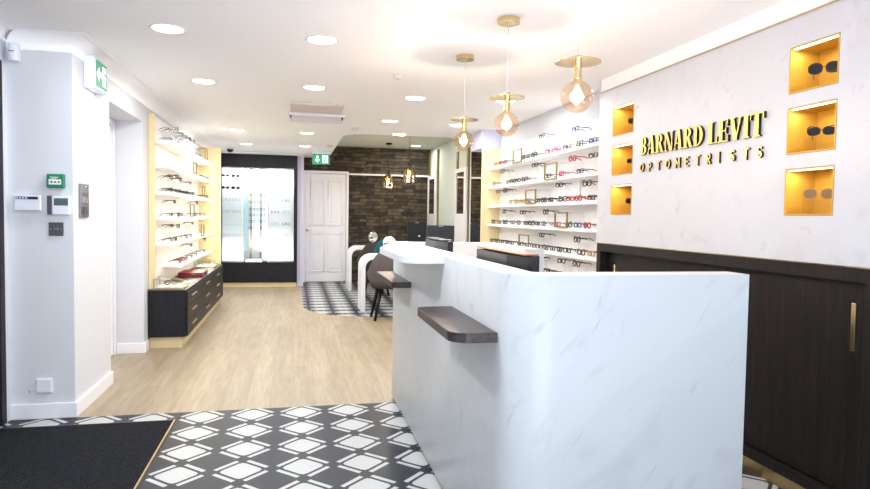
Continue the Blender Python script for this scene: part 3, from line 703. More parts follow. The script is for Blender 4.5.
# ================================================================ LEFT DISPLAY SHELVES
ul = thing('display_shelving', (-1.3, 6.4, .56), 'white eyewear shelves with cream posts above the drawer unit on the left', 'shelving')
g = MB(); g.box(-1.328, -1.272, 6.40, 6.44, .561, 2.2, 'cream_panel'); part(g, 'post', ul, .002, 'cream end post')
g = MB(); g.box(-1.328, -1.01, 9.45, 9.49, .0, 2.20, 'cream_panel'); part(g, 'end_panel', ul, .002, 'cream far end panel')
g = MB(); g.box(-1.328, -1.302, 6.441, 9.449, .561, 2.2, 'backing_white'); part(g, 'back_panel', ul)
LS = [(1.965, 6.45), (1.73, 6.45), (1.48, 6.45), (1.24, 6.5), (.995, 6.45), (.755, 6.9)]
for z, y0 in LS:
    g = MB(); g.box(-1.301, -1.11, y0, 9.448, z-.028, z, 'shelf_white'); part(g, 'shelf', ul, .003)
    g = MB(); g.box(-1.14, -1.125, y0+.02, 9.42, z-.0315, z-.0285, 'led_strip'); part(g, 'led_strip', ul, label='warm white light strip')
    area('shelf_lamp', (-1.15, (y0+9.42)/2, z-.034), (0, -.25, 0), .015, .38, (1, .96, .9), 9.4-y0)
stock(LEFT, -1.16, PI/2, 'left-hand', -.06, .84)
for y0, y1, z0, z1, nm in ((8.62, 8.84, 1.966, 2.11, 'on the top left-hand shelf'), (7.66, 7.90, 1.731, 1.86, 'on the second left-hand shelf'), (8.36, 8.60, 1.481, 1.62, 'on the third left-hand shelf'), (7.42, 7.70, 1.241, 1.38, 'on the fourth left-hand shelf'), (8.26, 8.52, .996, 1.14, 'on the fifth left-hand shelf')):
    showframe('l', -1.105, -1.30, y0, y1, z0, z1, nm)

# drawer unit
du = thing('drawer_unit', (-1.15, 6.35, 0), 'dark wood drawer unit with nine drawers under the left-hand shelves', 'drawers')
g = MB(); g.box(-1.325, -.995, 6.35, 9.44, .11, .55, 'dark_wood_cool'); part(g, 'carcass', du, .004)
g = MB(); g.box(-1.325, -1.035, 6.40, 9.44, 0, .11, 'cream_panel'); part(g, 'plinth', du, label='pale gold plinth')
g = MB(); g.box(-1.328, -.985, 6.345, 9.445, .5505, .56, 'dark_steel'); part(g, 'worktop', du, .002)
for ky in range(3):
    for kz in range(3):
        y0 = 6.36+ky*1.027; z0 = .118+kz*.142
        g = MB(); g.box(-.994, -.976, y0, y0+1.02, z0, z0+.136, 'dark_wood'); dr = part(g, 'drawer', du, .002)
        yh = (6.73, 7.76, 8.785)[ky]; zh = (.2, .337, .478)[kz]
        g = MB(); g.box(-.9755, -.962, yh-.14, yh+.14, zh-.007, zh+.007, 'brass_satin'); o = part(g, 'handle', du, .002, 'pale brass pull'); o.parent = dr; o.matrix_parent_inverse = Matrix.Identity(4); o.location = (0, 0, 0)
# glass trays and red case on top
def tray(y0, y1, x0, x1, hb, hf, label):
    r = thing('display_tray', ((x0+x1)/2, y0, .561), label, 'display tray', 'glass display trays on the drawer unit')
    t = .006; z = .561
    g = MB()
    g.box(x0, x1, y0, y1, z, z+.01, 'brass_satin')
    for x, h in ((x0, hb), (x1-t, hf)):
        for y in (y0, y1-t): g.box(x, x+t, y, y+t, z+.01, z+h, 'brass_satin')
        g.box(x, x+t, y0+t, y1-t, z+h-t, z+h, 'brass_satin')
    for y in (y0, y1-t): g.prism([(x0+t, z+hb-t), (x1-t, z+hf-t), (x1-t, z+hf), (x0+t, z+hb)], y, y+t, 'brass_satin', 'y')
    part(g, 'brass_frame', r)
    g = MB()
    for y in (y0+.001, y1-.004): g.prism([(x0+t, z+.011), (x1-t, z+.011), (x1-t, z+hf-t), (x0+t, z+hb-t)], y, y+.003, 'clear_glass', 'y')
    g.box(x0+.001, x0+.004, y0+t, y1-t, z+.011, z+hb-t, 'clear_glass'); g.box(x1-.004, x1-.001, y0+t, y1-t, z+.011, z+hf-t, 'clear_glass'); part(g, 'glass_panels', r)
    g = MB(); n = 9; b = len(g.v)
    for i in range(n):
        for j in range(n):
            g.v.append((x0+.012+(x1-x0-.024)*i/(n-1), y0+.012+(y1-y0-.024)*j/(n-1), z+.012+(.016+.012*math.sin(i*2.1+j)*math.cos(j*1.7)) * (1 if 0 < i < n-1 and 0 < j < n-1 else 0)))
    for i in range(n-1):
        for j in range(n-1): a = i*n+j; g.face([a, a+n, a+n+1, a+1], 'jewel_white', True)
    part(g, 'padded_lining', r)
    return z+.045
zt = tray(6.39, 6.68, -1.285, -1.02, .10, .05, 'sloping glass and brass display tray at the near end of the drawer unit')
spectacles((-1.15, 6.5, .588), .1, 'round', 'n', 'brown spectacles lying inside the near glass display tray', group='spectacles in the trays', s=.9)
tray(8.80, 9.20, -1.275, -1.02, .12, .06, 'sloping glass and brass display tray at the far end of the drawer unit')
spectacles((-1.15, 8.98, .588), .1, 'rect', 'g', 'grey spectacles lying inside the far glass display tray', group='spectacles in the trays', s=.9)
r = thing('red_case', (-1.13, 7.55, .561), 'flat dark red leather case with closed lid on the drawer unit', 'case')
g = MB(); g.box(-1.26, -1.0, 7.53, 7.98, .561, .594, 'red_leather'); part(g, 'case_base', r, .006)
g = MB(); g.box(-1.262, -.998, 7.528, 7.982, .596, .612, 'red_leather'); part(g, 'lid', r, .006)
g = MB(); g.box(-1.10, -1.08, 7.522, 7.529, .588, .6, 'chrome'); part(g, 'clasp', r, .001)
g = MB(); g.box(-1.12, -1.02, 6.90, 7.10, .561, .566, 'device_white'); tag(g.build('leaflet'), 'white leaflet lying on the drawer unit between glass tray and red case', 'leaflet')

# ================================================================ GLASS DISPLAY CABINET on the back wall
dc = thing('display_cabinet', (-.6, 11.7, 0), 'tall dark framed illuminated glass display cabinet beyond the oak floor', 'cabinet')
X0, X1, YF, YB = -1.32, .052, 11.50, 12.09
g = MB()
g.box(X0, X1, YF, YB, 2.075, 2.3, 'dark_wood_cool'); g.box(X0, X1, YF, YB, .08, .435, 'dark_wood_cool'); g.box(-.005, X1, YF, YB, .435, 2.075, 'dark_wood_cool'); g.box(X0, -1.24, YF, YB, .435, 2.075, 'dark_wood_cool'); part(g, 'carcass', dc, .003)
g = MB(); g.box(X0, X1-.005, YF+.03, YB, 0, .08, 'cream_panel'); part(g, 'plinth', dc, label='pale gold plinth')
g = MB(); g.box(-1.239, -.006, 11.83, 11.85, .436, 2.074, 'lit_back'); part(g, 'back_panel', dc)
g = MB()
for xa, xb in ((-.875, -.866), (-.452, -.443)): g.box(xa, xb, YF+.02, 11.829, .436, 2.074, 'shelf_white')
part(g, 'divider', dc)
g = MB(); g.box(-.865, -.453, 11.822, 11.829, .6, 2.06, 'pale_reflection'); part(g, 'mirror_panel', dc)  # pale blue-white colour stands in for the mirror's bright reflection
g = MB(); g.box(-.83, -.55, 11.62, 11.75, .437, .50, 'dark_steel'); part(g, 'pole_base', dc)
for xa, xb in ((-1.239, -.876), (-.442, -.006)):
    for k in range(7):
        z = .66+k*.207; g = MB(); g.box(xa+.004, xb-.004, 11.60, 11.828, z, z+.006, 'acrylic'); part(g, 'glass_shelf', dc)
for xa, xb in ((-1.239, -.876), (-.865, -.453), (-.442, -.006)):
    g = MB(); g.box(xa+.002, xb-.002, YF+.004, YF+.01, .437, 2.073, 'clear_glass'); part(g, 'glass_door', dc)
for x in (-.745, -.575):
    g = MB(); g.tube([(x, 11.70, .501), (x, 11.70, 2.073)], .014, 'brass_satin', 10); pl = part(g, 'pole', dc, label='brass upright')
area('shelf_lamp', (-1.15, 7.95, 2.19), (0, -.25, 0), .02, .6, (1, .96, .88), 2.9)
area('cabinet_lamp_and_fill', (-1.06, 11.62, 2.06), (.35, 0, 0), .30, 7, (.95, .98, 1), .06)
area('cabinet_lamp_and_fill', (-.66, 11.62, 2.06), (.35, 0, 0), .34, 5.5, (.9, .96, 1), .06)
area('cabinet_lamp_and_fill', (-.23, 11.62, 2.06), (.35, 0, 0), .38, 8, (1, .98, .95), .06)
for x, w__ in ((-1.06, .30), (-.66, .34), (-.23, .38)): area('cabinet_lamp_and_fill', (x, 11.60, .445), (PI-.35, 0, 0), w__, 2.2, (1, 1, .98), .05)  # upward fill lights added at the base to brighten the lower back panel
# eyewear hung on the poles and on the glass shelves
pz = [1.60, 1.48, 1.35, 1.25, 1.135, 1.02]
for k, z in enumerate(pz):
    for x, sd in ((-.745, 'left'), (-.575, 'right')):
        spectacles((x, 11.655, z-.02), 0, 'rect', 'b' if k % 2 else 'k', '%s spectacles on the %s brass upright in the glass cabinet, %s from top' % ('dark blue' if k % 2 else 'black', sd, ORD[k]), group='spectacles hung in the glass cabinet')
for row, (z, nm) in enumerate(((1.902, 'top'), (1.695, 'second'))):
    for i, x in enumerate((-1.17, -1.0)):
        spectacles((x, 11.67, z+.006), .1*i, 'big' if i else 'cat', 'k' if row == 0 or i == 0 else 'n', 'dark sunglasses on the glass cabinet\'s %s left bay shelf, %s one' % (nm, ('left', 'right')[i]), 'sunglasses', 'sunglasses in the glass cabinet', sun='lens_dark')
for row in range(3):
    z = (1.488, 1.281, .867)[row]
    for i, x in enumerate((-1.16, -.99)):
        spectacles((x, 11.67, z+.006), 0, 'rect', 'c', 'pale spectacles on the glass cabinet\'s %s left bay shelf, %s one' % (('third', 'fourth', 'sixth')[row], ('left', 'right')[i]), group='pale spectacles in the glass cabinet')
for row in range(6):
    z = (1.902, 1.695, 1.488, 1.281, 1.074, .867)[row]
    for i, x in enumerate((-.33, -.14)):
        cc = 'n' if (row, i) in ((3, 0), (2, 1), (4, 1)) else 'c'
        spectacles((x, 11.67, z+.006), 0, shapes[(row+i) % 4], cc, '%s spectacles on the glass cabinet\'s %s right bay shelf, %s one' % ('brown' if cc == 'n' else 'pale', SHN[min(row+1, 5)] if row < 5 else 'sixth', ('left', 'right')[i]), group='spectacles in the right bay of the glass cabinet')
g = MB(); g.prism([(-.85, .60), (-.80, .60), (-.77, 1.45), (-.80, 1.62), (-.85, 1.5)], 11.58, 11.60, 'blue_glass', 'y'); tag(g.build('glass_panel'), 'pale blue glass shape leaning in the middle bay of the glass cabinet', 'ornament')

# ================================================================ MIRRORS on the sage wall
def wallmirror(y0, y1, zt, label):
    r = thing('wall_mirror', (2.6, (y0+y1)/2, .75), label, 'mirror', 'mirrors on the sage wall')
    g = MB(); g.box(2.57, 2.599, y1-.12, y1, .02, zt, 'olive_gold'); g.box(2.57, 2.599, y0, y0+.10, .02, zt, 'olive_gold'); part(g, 'gold_side', r, .002, 'olive gold upright')
    g = MB(); g.box(2.585, 2.599, y0+.10, y1-.12, .02, zt, 'sage_paint'); part(g, 'backing', r)  # sage colour painted in place of the reflection above the board
    g = MB(); a, b = y0+.02, y1-.04
    z0, z1 = 1.33, 1.985
    g.box(2.545, 2.569, a, b, z1, 2.045, 'white_gloss'); g.box(2.545, 2.569, a, b, .02, z0, 'white_gloss'); g.box(2.545, 2.569, a, a+.14, z0, z1, 'white_gloss'); g.box(2.545, 2.569, b-.05, b, z0, z1, 'white_gloss'); part(g, 'white_surround', r, .002)
    g = MB(); g.box(2.558, 2.566, a+.14, b-.05, z0, z1, 'mirror'); part(g, 'mirror_glass', r)
wallmirror(11.48, 12.29, 2.52, 'gold sided wall mirror in a white surround, nearest the slate stone wall')
wallmirror(9.36, 10.10, 2.33, 'gold sided wall mirror in a white surround, second one from the slate wall')
r = thing('wall_mirror', (2.6, 8.95, 0), 'full height black-edged wall mirror beside the cream end panel', 'mirror')
g = MB(); g.box(2.585, 2.599, 8.62, 9.26, .75, 2.28, 'mirror'); part(g, 'mirror_glass', r)
g = MB(); g.box(2.583, 2.599, 9.261, 9.30, .02, 2.3, 'white_gloss'); g.box(2.583, 2.599, 8.58, 8.619, .02, 2.3, 'black_metal'); g.box(2.583, 2.599, 8.62, 9.26, .02, .749, 'black_plastic'); part(g, 'edge_frame', r)

# ================================================================ TABLES, CHAIRS, MIRRORS, MONITORS in the far corner
def table(y0, y1, x0, x1, label):
    t = .055; R = .17; z = .755
    outer = [(x0, 0)] + [(x0+R-R*math.cos(math.radians(a)), z-R+R*math.sin(math.radians(a))) for a in range(0, 91, 10)] + [(x1, z)]
    r2 = R-t
    inn = [(x1, z-t)] + [(x0+R-r2*math.cos(math.radians(a)), z-R+r2*math.sin(math.radians(a))) for a in range(90, -1, -10)] + [(x0+t, 0)]
    r = thing('consulting_table', ((x0+x1)/2, y0, 0), label, 'table', 'white consulting tables')
    g = MB(); g.prism(outer+inn, y0, y1, 'white_gloss', 'y'); part(g, 'arched_top', r, .004)
    g = MB(); g.box(x1-.1, x1-.05, y0+.05, y1-.05, 0, z-t-.001, 'white_gloss'); part(g, 'end_panel', r)
table(8.43, 8.88, .875, 2.53, 'white table with rounded arch leg, nearer of the two consulting tables')
table(10.78, 11.25, .90, 2.53, 'white table with rounded arch leg, farther one by the slate wall')
def chair(cx, cy, rz, cf, label, w=.27):
    r = thing('tub_chair', (cx, cy, 0), label, 'chair', 'upholstered tub chairs', rz)
    # shell open towards +y
    g = MB(); n = 20; rows = []
    for i in range(n+1):
        a = math.radians(-205+230*i/n); ca, sa = math.cos(a), math.sin(a)
        k = max(0, -sa); top = .60+.25*min(1, (k*1.25))**1.5
        ring = []
        for rad, zz in ((w*.78, .40), (w*.98, .50), (w*1.03, top-.02), (w*1.0, top), (w*.93, top-.01), (w*.86, .50), (w*.70, .42)):
            ring.append(len(g.v)); g.v.append((rad*ca, rad*sa, zz))
        rows.append(ring)
    for a, b in zip(rows, rows[1:]):
        m_ = len(a)
        for i in range(m_): j = (i+1) % m_; g.face([a[i], b[i], b[j], a[j]], cf, True)
    g.face(rows[0], cf); g.face(rows[-1][::-1], cf); lpart(g, 'backrest', r)
    g = MB(); g.lathe([(0, .39), (w*.80, .39), (w*.86, .42), (w*.84, .47), (w*.7, .485), (0, .49)], (0, .0, 0), 'chair_dark', 24); lpart(g, 'seat', r)
    for sx in (-1, 1):
        for sy in (-1, 1):
            g = MB(); g.tube([(sx*.12, sy*.12, .40), (sx*.20, sy*.20, 0.0)], [.026, .017], 'black_metal', 8); lpart(g, 'leg', r)
    return r
chair(1.165, 7.86, 0, 'chair_fabric', 'taupe tub chair with black legs drawn up to the nearer white table')
chair(1.27, 10.25, .1, 'chair_dark', 'dark brown tub chair between the two white tables')
tc_ = chair(1.36, 9.30, PI-.15, 'teal_fabric', 'teal tub chair behind the nearer white table', .24); tc_.scale = (1, 1, 1.07)
chair(2.05, 9.38, PI+.1, 'chair_dark', 'dark tub chair behind the rearmost black computer screen', .24)
def vanity(x, y, rad, label, rz=0):
    z = .756; r = thing('table_mirror', (x, y, z), label, 'mirror', 'round mirrors on the white tables', rz)
    g = MB(); g.lathe([(.055, 0), (.055, .006), (.012, .012), (.008, .02), (.008, .07)], (0, 0, 0), 'chrome', 20); lpart(g, 'stand', r)
    g = MB(); g.lathe([(rad, -.008), (rad+.006, 0), (rad, .008)], (0, 0, .072+rad), 'chrome', 28, 'y'); lpart(g, 'rim', r)
    g = MB(); g.lathe([(0, -.011), (rad*.94, -.011), (rad*.94, -.008)], (0, 0, .072+rad), 'mirror', 28, 'y'); lpart(g, 'mirror_glass', r)
vanity(1.33, 10.95, .085, 'round chrome table mirror on the farther white table', .35)
vanity(1.27, 8.62, .085, 'round chrome table mirror on the nearer white table', -.2)
def backmonitor(x, y, w_d, z0, z1, label, rz=0):
    base = .756; r = thing('computer_monitor', (x, y, base), label, 'monitor', 'black monitors on the white tables', rz)
    g = MB(); g.box(-w_d/2, w_d/2, -.012, .016, z0-base, z1-base, 'monitor_black'); lpart(g, 'screen_housing', r, .005)
    g = MB(); g.box(-.022, .022, .017, .028, .008, z1-base-.1, 'black_plastic'); g.box(-.09, .09, -.06, .08, 0, .008, 'black_plastic'); lpart(g, 'stand', r, .002)
    g = MB(); g.box(-.035, -.002, -.0135, -.0125, z1-base-.016, z1-base-.011, 'device_white'); g.box(0, .03, -.0135, -.0125, z1-base-.016, z1-base-.011, 'device_white'); lpart(g, 'badge', r)
    g = MB(); g.box(.02, .055, -.0135, -.0125, z0-base+.08, z0-base+.105, 'device_white'); lpart(g, 'label_sticker', r)
backmonitor(1.99, 8.63, .38, .84, 1.16, 'black computer screen on the nearer white table', -.1)
backmonitor(2.11, 11.0, .34, .84, 1.18, 'black computer screen on the farther white table by the slate wall')

# ================================================================ RECEPTION MONITORS (backs towards the visitor)
def recmon(yn, yf, x, zt, label, top_mat, body, tx=.0):
    L = yf-yn; base = .741
    r = thing('reception_monitor', (x, (yn+yf)/2, base), label, 'monitor', None)
    zb = zt-.34
    g = MB()   # screen slab
    g.box(x+.015, x+.045, yn, yf, zb, zt, 'monitor_black'); part(g, 'screen_housing', r, .004)
    g = MB()   # tapered back shell
    pts = [(x+.0145, yn+.01, zb+.01), (x+.0145, yf-.01, zb+.01), (x+.0145, yf-.01, zt-.006), (x+.0145, yn+.01, zt-.006),
           (x-.024, yn+.16, zb+.04), (x-.024, yf-.01, zb+.04), (x-.020, yf-.01, zt-.007), (x-.020, yn+.20, zt-.007)]
    g.v += pts
    for q_ in ((0, 1, 2, 3), (4, 5, 6, 7), (0, 1, 5, 4), (1, 2, 6, 5), (2, 3, 7, 6), (3, 0, 4, 7)): g.face(list(q_), body)
    part(g, 'back_shell', r)
    g = MB(); g.box(x-.018, x+.045, yn+.01, yf-.003, zt+.0005, zt+.006, top_mat); part(g, 'top_edge', r, .001, 'reddish top edge')
    g = MB(); g.box(x+.0, x+.014, (yn+yf)/2-.04, (yn+yf)/2+.04, base+.008, zb+.06, 'black_plastic'); g.box(x-.035, x+.10, (yn+yf)/2-.12, (yn+yf)/2+.12, base, base+.008, 'black_plastic'); part(g, 'stand', r)
recmon(2.26, 2.90, .862, 1.145, 'wide black monitor with tapered back seen over the near part of the stone counter', 'orange_reflection', 'monitor_black')
recmon(3.60, 4.10, .862, 1.145, 'grey backed monitor behind the white transaction top', 'monitor_grey', 'monitor_grey')

# ================================================================ PENDANTS over the counter
def pendant(x, y, label):
    r = thing('pendant_lamp', (x, y, CE), label, 'pendant lamp', 'globe pendants above the counter')
    g = MB(); g.lathe([(0, 0), (.06, 0), (.06, -.028), (0, -.028)][::-1], (x, y, CE), 'brass', 28, smooth=False); part(g, 'ceiling_rose', r, .002)
    g = MB(); g.tube([(x, y, CE-.028), (x, y, 1.955)], .0018, 'device_white', 6); part(g, 'cord', r)
    g = MB(); g.lathe([(.02, .002), (.094, .001), (.094, -.003), (.02, -.002)], (x, y, 1.932), 'brass', 40, smooth=False); part(g, 'reflector_disc', r, label='flat brass disc')
    g = MB(); g.lathe([(0, .025), (.017, .025), (.017, -.07), (0, -.07)][::-1], (x, y, 1.932), 'brass', 20, smooth=False); part(g, 'lamp_holder', r, .001)
    g = MB(); R = .066; zc = 1.79
    prof = [(R*math.sin(math.radians(a)), -R*math.cos(math.radians(a))) for a in range(0, 165, 8)] + [(.015, R+.004)]
    g.lathe(prof[:], (x, y, zc), 'amber_glass', 28); gb = part(g, 'globe', r, label='amber glass globe')
    g = MB()
    for k in range(4):
        a = k*PI/2+.4; g.tube([(x+.004*math.cos(a), y+.004*math.sin(a), zc+.045), (x+.013*math.cos(a), y+.013*math.sin(a), zc+.025), (x+.013*math.cos(a), y+.013*math.sin(a), zc-.02), (x+.003*math.cos(a+.8), y+.003*math.sin(a+.8), zc-.03)], .0028, 'filament', 6)
    part(g, 'filament', r)
    l = bpy.data.lights.new('pendant_bulb', 'POINT'); l.energy = 7.5; l.color = (1, .90, .82); l.shadow_soft_size = .03
    o = bpy.data.objects.new('pendant_bulb', l); COL.objects.link(o); o.location = (x, y, zc)
pendant(1.137, 2.47, 'brass disc pendant with amber glass globe, nearest of the three above the counter')
pendant(1.115, 3.30, 'brass disc pendant with amber glass globe, middle of the three above the counter')
pendant(1.100, 4.13, 'brass disc pendant with amber glass globe, farthest of the three above the counter')

def cage(x, y, ztop, zbot, label):
    r = thing('pendant_lamp', (x, y, 2.58), label, 'pendant lamp', 'smoked glass pendants before the slate wall')
    g = MB(); g.lathe([(0, -.03), (.055, -.03), (.055, 0), (0, 0)], (x, y, 2.58), 'black_metal', 20, smooth=False); part(g, 'ceiling_rose', r)
    g = MB(); g.tube([(x, y, 2.55), (x, y, ztop+.02)], .004, 'black_metal', 6); part(g, 'cord', r)
    g = MB(); g.lathe([(0, -.05), (.022, -.05), (.022, .03), (0, .03)], (x, y, ztop), 'black_metal', 12, smooth=False); part(g, 'lamp_holder', r)
    h = ztop-zbot; P_ = [(.03, h), (.062, h*.9), (.085, h*.62), (.098, h*.34), (.085, h*.12), (.055, 0)]
    g = MB(); g.lathe(P_, (x, y, zbot), 'smoke_glass', 10, smooth=False); g.f = [q_ for q_ in g.f]; 
    # leave the bottom open
    g.f.pop(-2) if False else None
    part(g, 'shade', r, label='smoked faceted glass shade')
    g = MB()
    for j in range(10):
        a = 2*PI*j/10; a2 = 2*PI*(j+1)/10
        g.tube([(x+rr_*math.cos(a+.0*i), y+rr_*math.sin(a), zbot+hh_) for i, (rr_, hh_) in enumerate(P_)], .0022, 'black_metal', 4)
        g.tube([(x+.086*math.cos(a), y+.086*math.sin(a), zbot+h*.62), (x+.099*math.cos(a2), y+.099*math.sin(a2), zbot+h*.34), (x+.086*math.cos(a2), y+.086*math.sin(a2), zbot+h*.62)], .002, 'black_metal', 4)
    part(g, 'wire_frame', r)
    zc = (ztop+zbot)/2+.02
    g = MB(); g.lathe([(0, -.035), (.012, -.025), (.015, 0), (.010, .03), (0, .035)], (x, y, zc), 'filament', 14); part(g, 'bulb', r)
    l = bpy.data.lights.new('cage_bulb', 'POINT'); l.energy = 9; l.color = (1, .74, .48); l.shadow_soft_size = .04
    o = bpy.data.objects.new('cage_bulb', l); COL.objects.link(o); o.location = (x, y, zc-.08)
cage(1.73, 9.70, 2.06, 1.77, 'smoked glass pendant lamp with black cord, larger nearer one before the slate wall')
cage(1.652, 11.40, 2.03, 1.75, 'smoked glass pendant lamp with black cord, smaller farther one before the slate wall')

# ================================================================ DOWNLIGHTS, ceiling fittings
def downlight(x, y, z, where, e=7.6):
    r = thing('downlight', (x, y, z), 'round recessed white ceiling downlight, %s' % where, 'ceiling light', 'recessed ceiling downlights')
    g = MB(); g.lathe([(.085, -.001), (.098, -.006), (.102, -.001)], (x, y, z), 'shelf_white', 28); part(g, 'trim_ring', r)
    g = MB(); g.lathe([(0, -.004), (.084, -.004), (.084, -.001)], (x, y, z), 'lamp_disc', 28); part(g, 'diffuser', r)
    area('downlight_lamp', (x, y, z-.012), (0, 0, 0), .17, e, (.98, .99, .95) if y > 5 else (.94, .98, 1), shape='DISK')
rows = [(4.0, 'nearest row'), (5.5, 'second row'), (7.1, 'third row'), (8.6, 'fourth row'), (10.25, 'fifth row')]
for y, rn in rows:
    for x, cn in ((-.72, 'left column'), (.16, 'middle column')):
        if (x, y) in ((-.72, 7.1), (.16, 7.1)): continue
        downlight(x, y, CE, '%s of the %s' % (rn, cn))
downlight(1.06, 5.72, CE, 'second row of the right column, behind the farthest globe pendant')
downlight(1.05, 7.19, CE, 'third row of the right column')
downlight(1.34, 8.32, CE, 'beside the edge of the sage recess')
downlight(.16, 2.4, CE, 'near the entrance, middle column'); downlight(-.72, 2.4, CE, 'near the entrance, left column'); downlight(1.88, 5.6, CE, 'close to the right-hand shelves'); downlight(1.85, 7.25, CE, 'farthest of the ones beside the right-hand shelves')
downlight(1.68, 10.2, 2.58, 'nearer one in the sage recess', 7); downlight(2.2, 11.7, 2.58, 'farther one in the sage recess near the slate wall', 7)

ac = thing('air_conditioner', (.23, 6.8, CE), 'rectangular white ceiling air conditioning cassette with beige grille', 'air conditioner')
g = MB(); g.box(-.06, .53, 6.88, 7.42, CE-.03, CE-.001, 'ac_white'); part(g, 'fascia', ac, .006)
g = MB(); g.box(-.04, .47, 6.24, 6.76, CE-.022, CE-.001, 'ac_beige')
for k in range(9): g.box(-.02, .45, 6.27+k*.055, 6.285+k*.055, CE-.026, CE-.0221, 'ac_beige')
part(g, 'intake_grille', ac, .002)
g = MB(); g.box(-.01, .46, 6.90, 6.94, CE-.037, CE-.0302, 'ac_beige'); part(g, 'louvre', ac)
for x in (-.045, .49):
    g = MB(); g.box(x, x+.012, 6.89, 6.99, CE-.05, CE-.0302, 'black_plastic'); part(g, 'clip', ac)
for (x, y, r_, nm) in ((.762, 4.83, .035, 'nearest, in front of the sage recess'), (.723, 7.9, .045, 'middle one, before the sage recess edge'), (.53, 9.93, .05, 'farthest, beside the curved recess edge')):
    g = MB(); g.lathe([(0, -.03), (r_*.6, -.03), (r_, -.012), (r_, -.001)], (x, y, CE), 'ac_beige', 20); tag(g.build('smoke_detector'), 'small round ceiling smoke detector, %s' % nm, 'smoke detector', 'ceiling smoke detectors')
r = thing('security_camera', (-1.02, 10.9, CE), 'small black dome security camera on the ceiling beside the glass cabinet', 'camera')
g = MB(); g.lathe([(.075, 0-.001), (.075, -.02), (.06, -.028), (0, -.028)][::-1], (-1.02, 10.9, CE), 'device_white', 20); part(g, 'base', r)
g = MB(); g.lathe([(0, -.085), (.03, -.078), (.05, -.055), (.055, -.029)], (-1.02, 10.9, CE), 'black_plastic', 20); part(g, 'dome', r)

# ================================================================ EXIT SIGNS
def exitsign(root, place, W, Hh, arrow):
    """place(u,v,d)->xyz ; u right, v up on the face, d out of the face. Sign face W x Hh"""
    def pl(polys, d0, d1, m, nm, label=None):
        g = MB()
        for p in polys:
            b = len(g.v); n = len(p)
            g.v += [place(a, c_, d0) for a, c_ in p] + [place(a, c_, d1) for a, c_ in p]
            g.face([b+i for i in range(n)], m); g.face([b+n+i for i in range(n)], m)
            for i in range(n): g.face([b+i, b+(i+1) % n, b+n+(i+1) % n, b+n+i], m)
        return part(g, nm, root, label=label)
    pl([rect(0, W, 0, Hh)], .0, .002, 'sign_green', 'sign_face', 'green exit sign face')
    cx, cy, s = W*.27, Hh*.5, Hh*.34
    A = [(-1, 0), (-.1, .8), (-.1, .28), (1, .28), (1, -.28), (-.1, -.28), (-.1, -.8)]
    if arrow == 'down': A = [(y_, x_) for x_, y_ in A]
    # split arrow head and shaft so each polygon is convex
    hd = [A[0], A[1], A[6]]; sh = [A[2], A[3], A[4], A[5]]
    pl([[(cx+a*s, cy+b*s) for a, b in hd], [(cx+a*s, cy+b*s) for a, b in sh]], .0021, .0035, 'sign_white', 'arrow')
    dx, dw = W*.56, W*.34
    pl([rect(dx, dx+dw, Hh*.12, Hh*.88)], .0021, .003, 'sign_white', 'doorway')
    h = Hh*.72; ox, oz = dx-.02*W, Hh*.14
    f_ = lambda pts: [(ox+a*h, oz+b*h) for a, b in pts]
    man = [f_(el(.52, .88, .09, .09, 0, 330, 10)), f_([(.34, .42), (.50, .40), (.56, .72), (.40, .76)]), f_([(.36, .46), (.50, .42), (.30, .08), (.20, .12)]), f_([(.20, .12), (.30, .08), (.10, .02), (.04, .08)]), f_([(.42, .44), (.52, .40), (.72, .22), (.64, .18)]), f_([(.64, .2), (.72, .22), (.72, 0), (.64, 0)]), f_([(.52, .74), (.54, .64), (.76, .52), (.78, .58)]), f_([(.42, .76), (.44, .68), (.20, .58), (.18, .64)])]
    pl(man, .0031, .004, 'sign_green', 'running_figure')
# left wall sign: projects from the pier, facing the viewer's left wall side
r = thing('exit_sign', (-1.33, 4.62, 2.2), 'green emergency exit sign with left arrow projecting from the left wall', 'exit sign')
g = MB(); g.box(-1.329, -1.262, 4.545, 4.83, 2.085, 2.29, 'device_white'); part(g, 'housing', r, .006)
exitsign(r, lambda u, v, d: (-1.2615+d, 4.575+u, 2.103+v), .235, .17, 'left')
area('exit_lamp', (-1.30, 4.66, 2.08), (0, 0, 0), .03, .15, (.9, 1, 1), .2)
r = thing('exit_sign', (.44, 10.9, CE), 'green emergency exit sign with down arrow hanging before the panelled door', 'exit sign')
g = MB(); g.box(.29, .59, 10.92, 10.97, CE-.052, CE-.001, 'device_white'); part(g, 'housing', r, .004)
g = MB(); g.box(.295, .585, 10.942, 10.95, CE-.225, CE-.0525, 'sign_green'); part(g, 'blade', r)
exitsign(r, lambda u, v, d: (.30+u, 10.94-d, CE-.22+v), .28, .165, 'down')

# ================================================================ PIER FITTINGS (front face y=4.33)
YP = 4.329
r = thing('fire_call_point', (-1.417, YP, 1.43), 'green emergency break glass call point above the thermostat', 'call point')
g = MB(); g.box(-1.466, -1.370, YP-.035, YP, 1.424, 1.508, 'call_green'); part(g, 'housing', r, .006)
g = MB(); g.box(-1.452, -1.385, YP-.038, YP-.0355, 1.444, 1.476, 'call_white'); part(g, 'glass_panel', r)
g = MB()
for k in range(3): g.box(-1.443+k*.02, -1.431+k*.02, YP-.0392, YP-.0382, 1.455, 1.464, 'letter_side')
g.box(-1.445, -1.40, YP-.0366, YP-.0353, 1.487, 1.491, 'call_white'); g.box(-1.44, -1.41, YP-.0366, YP-.0353, 1.480, 1.483, 'call_white'); part(g, 'markings', r)
r = thing('thermostat', (-1.40, YP, 1.26), 'white thermostat with grey display and dark side strip below the green call point', 'thermostat')
g = MB(); g.box(-1.442, -1.345, YP-.022, YP, 1.262, 1.376, 'device_white'); part(g, 'housing', r, .004)
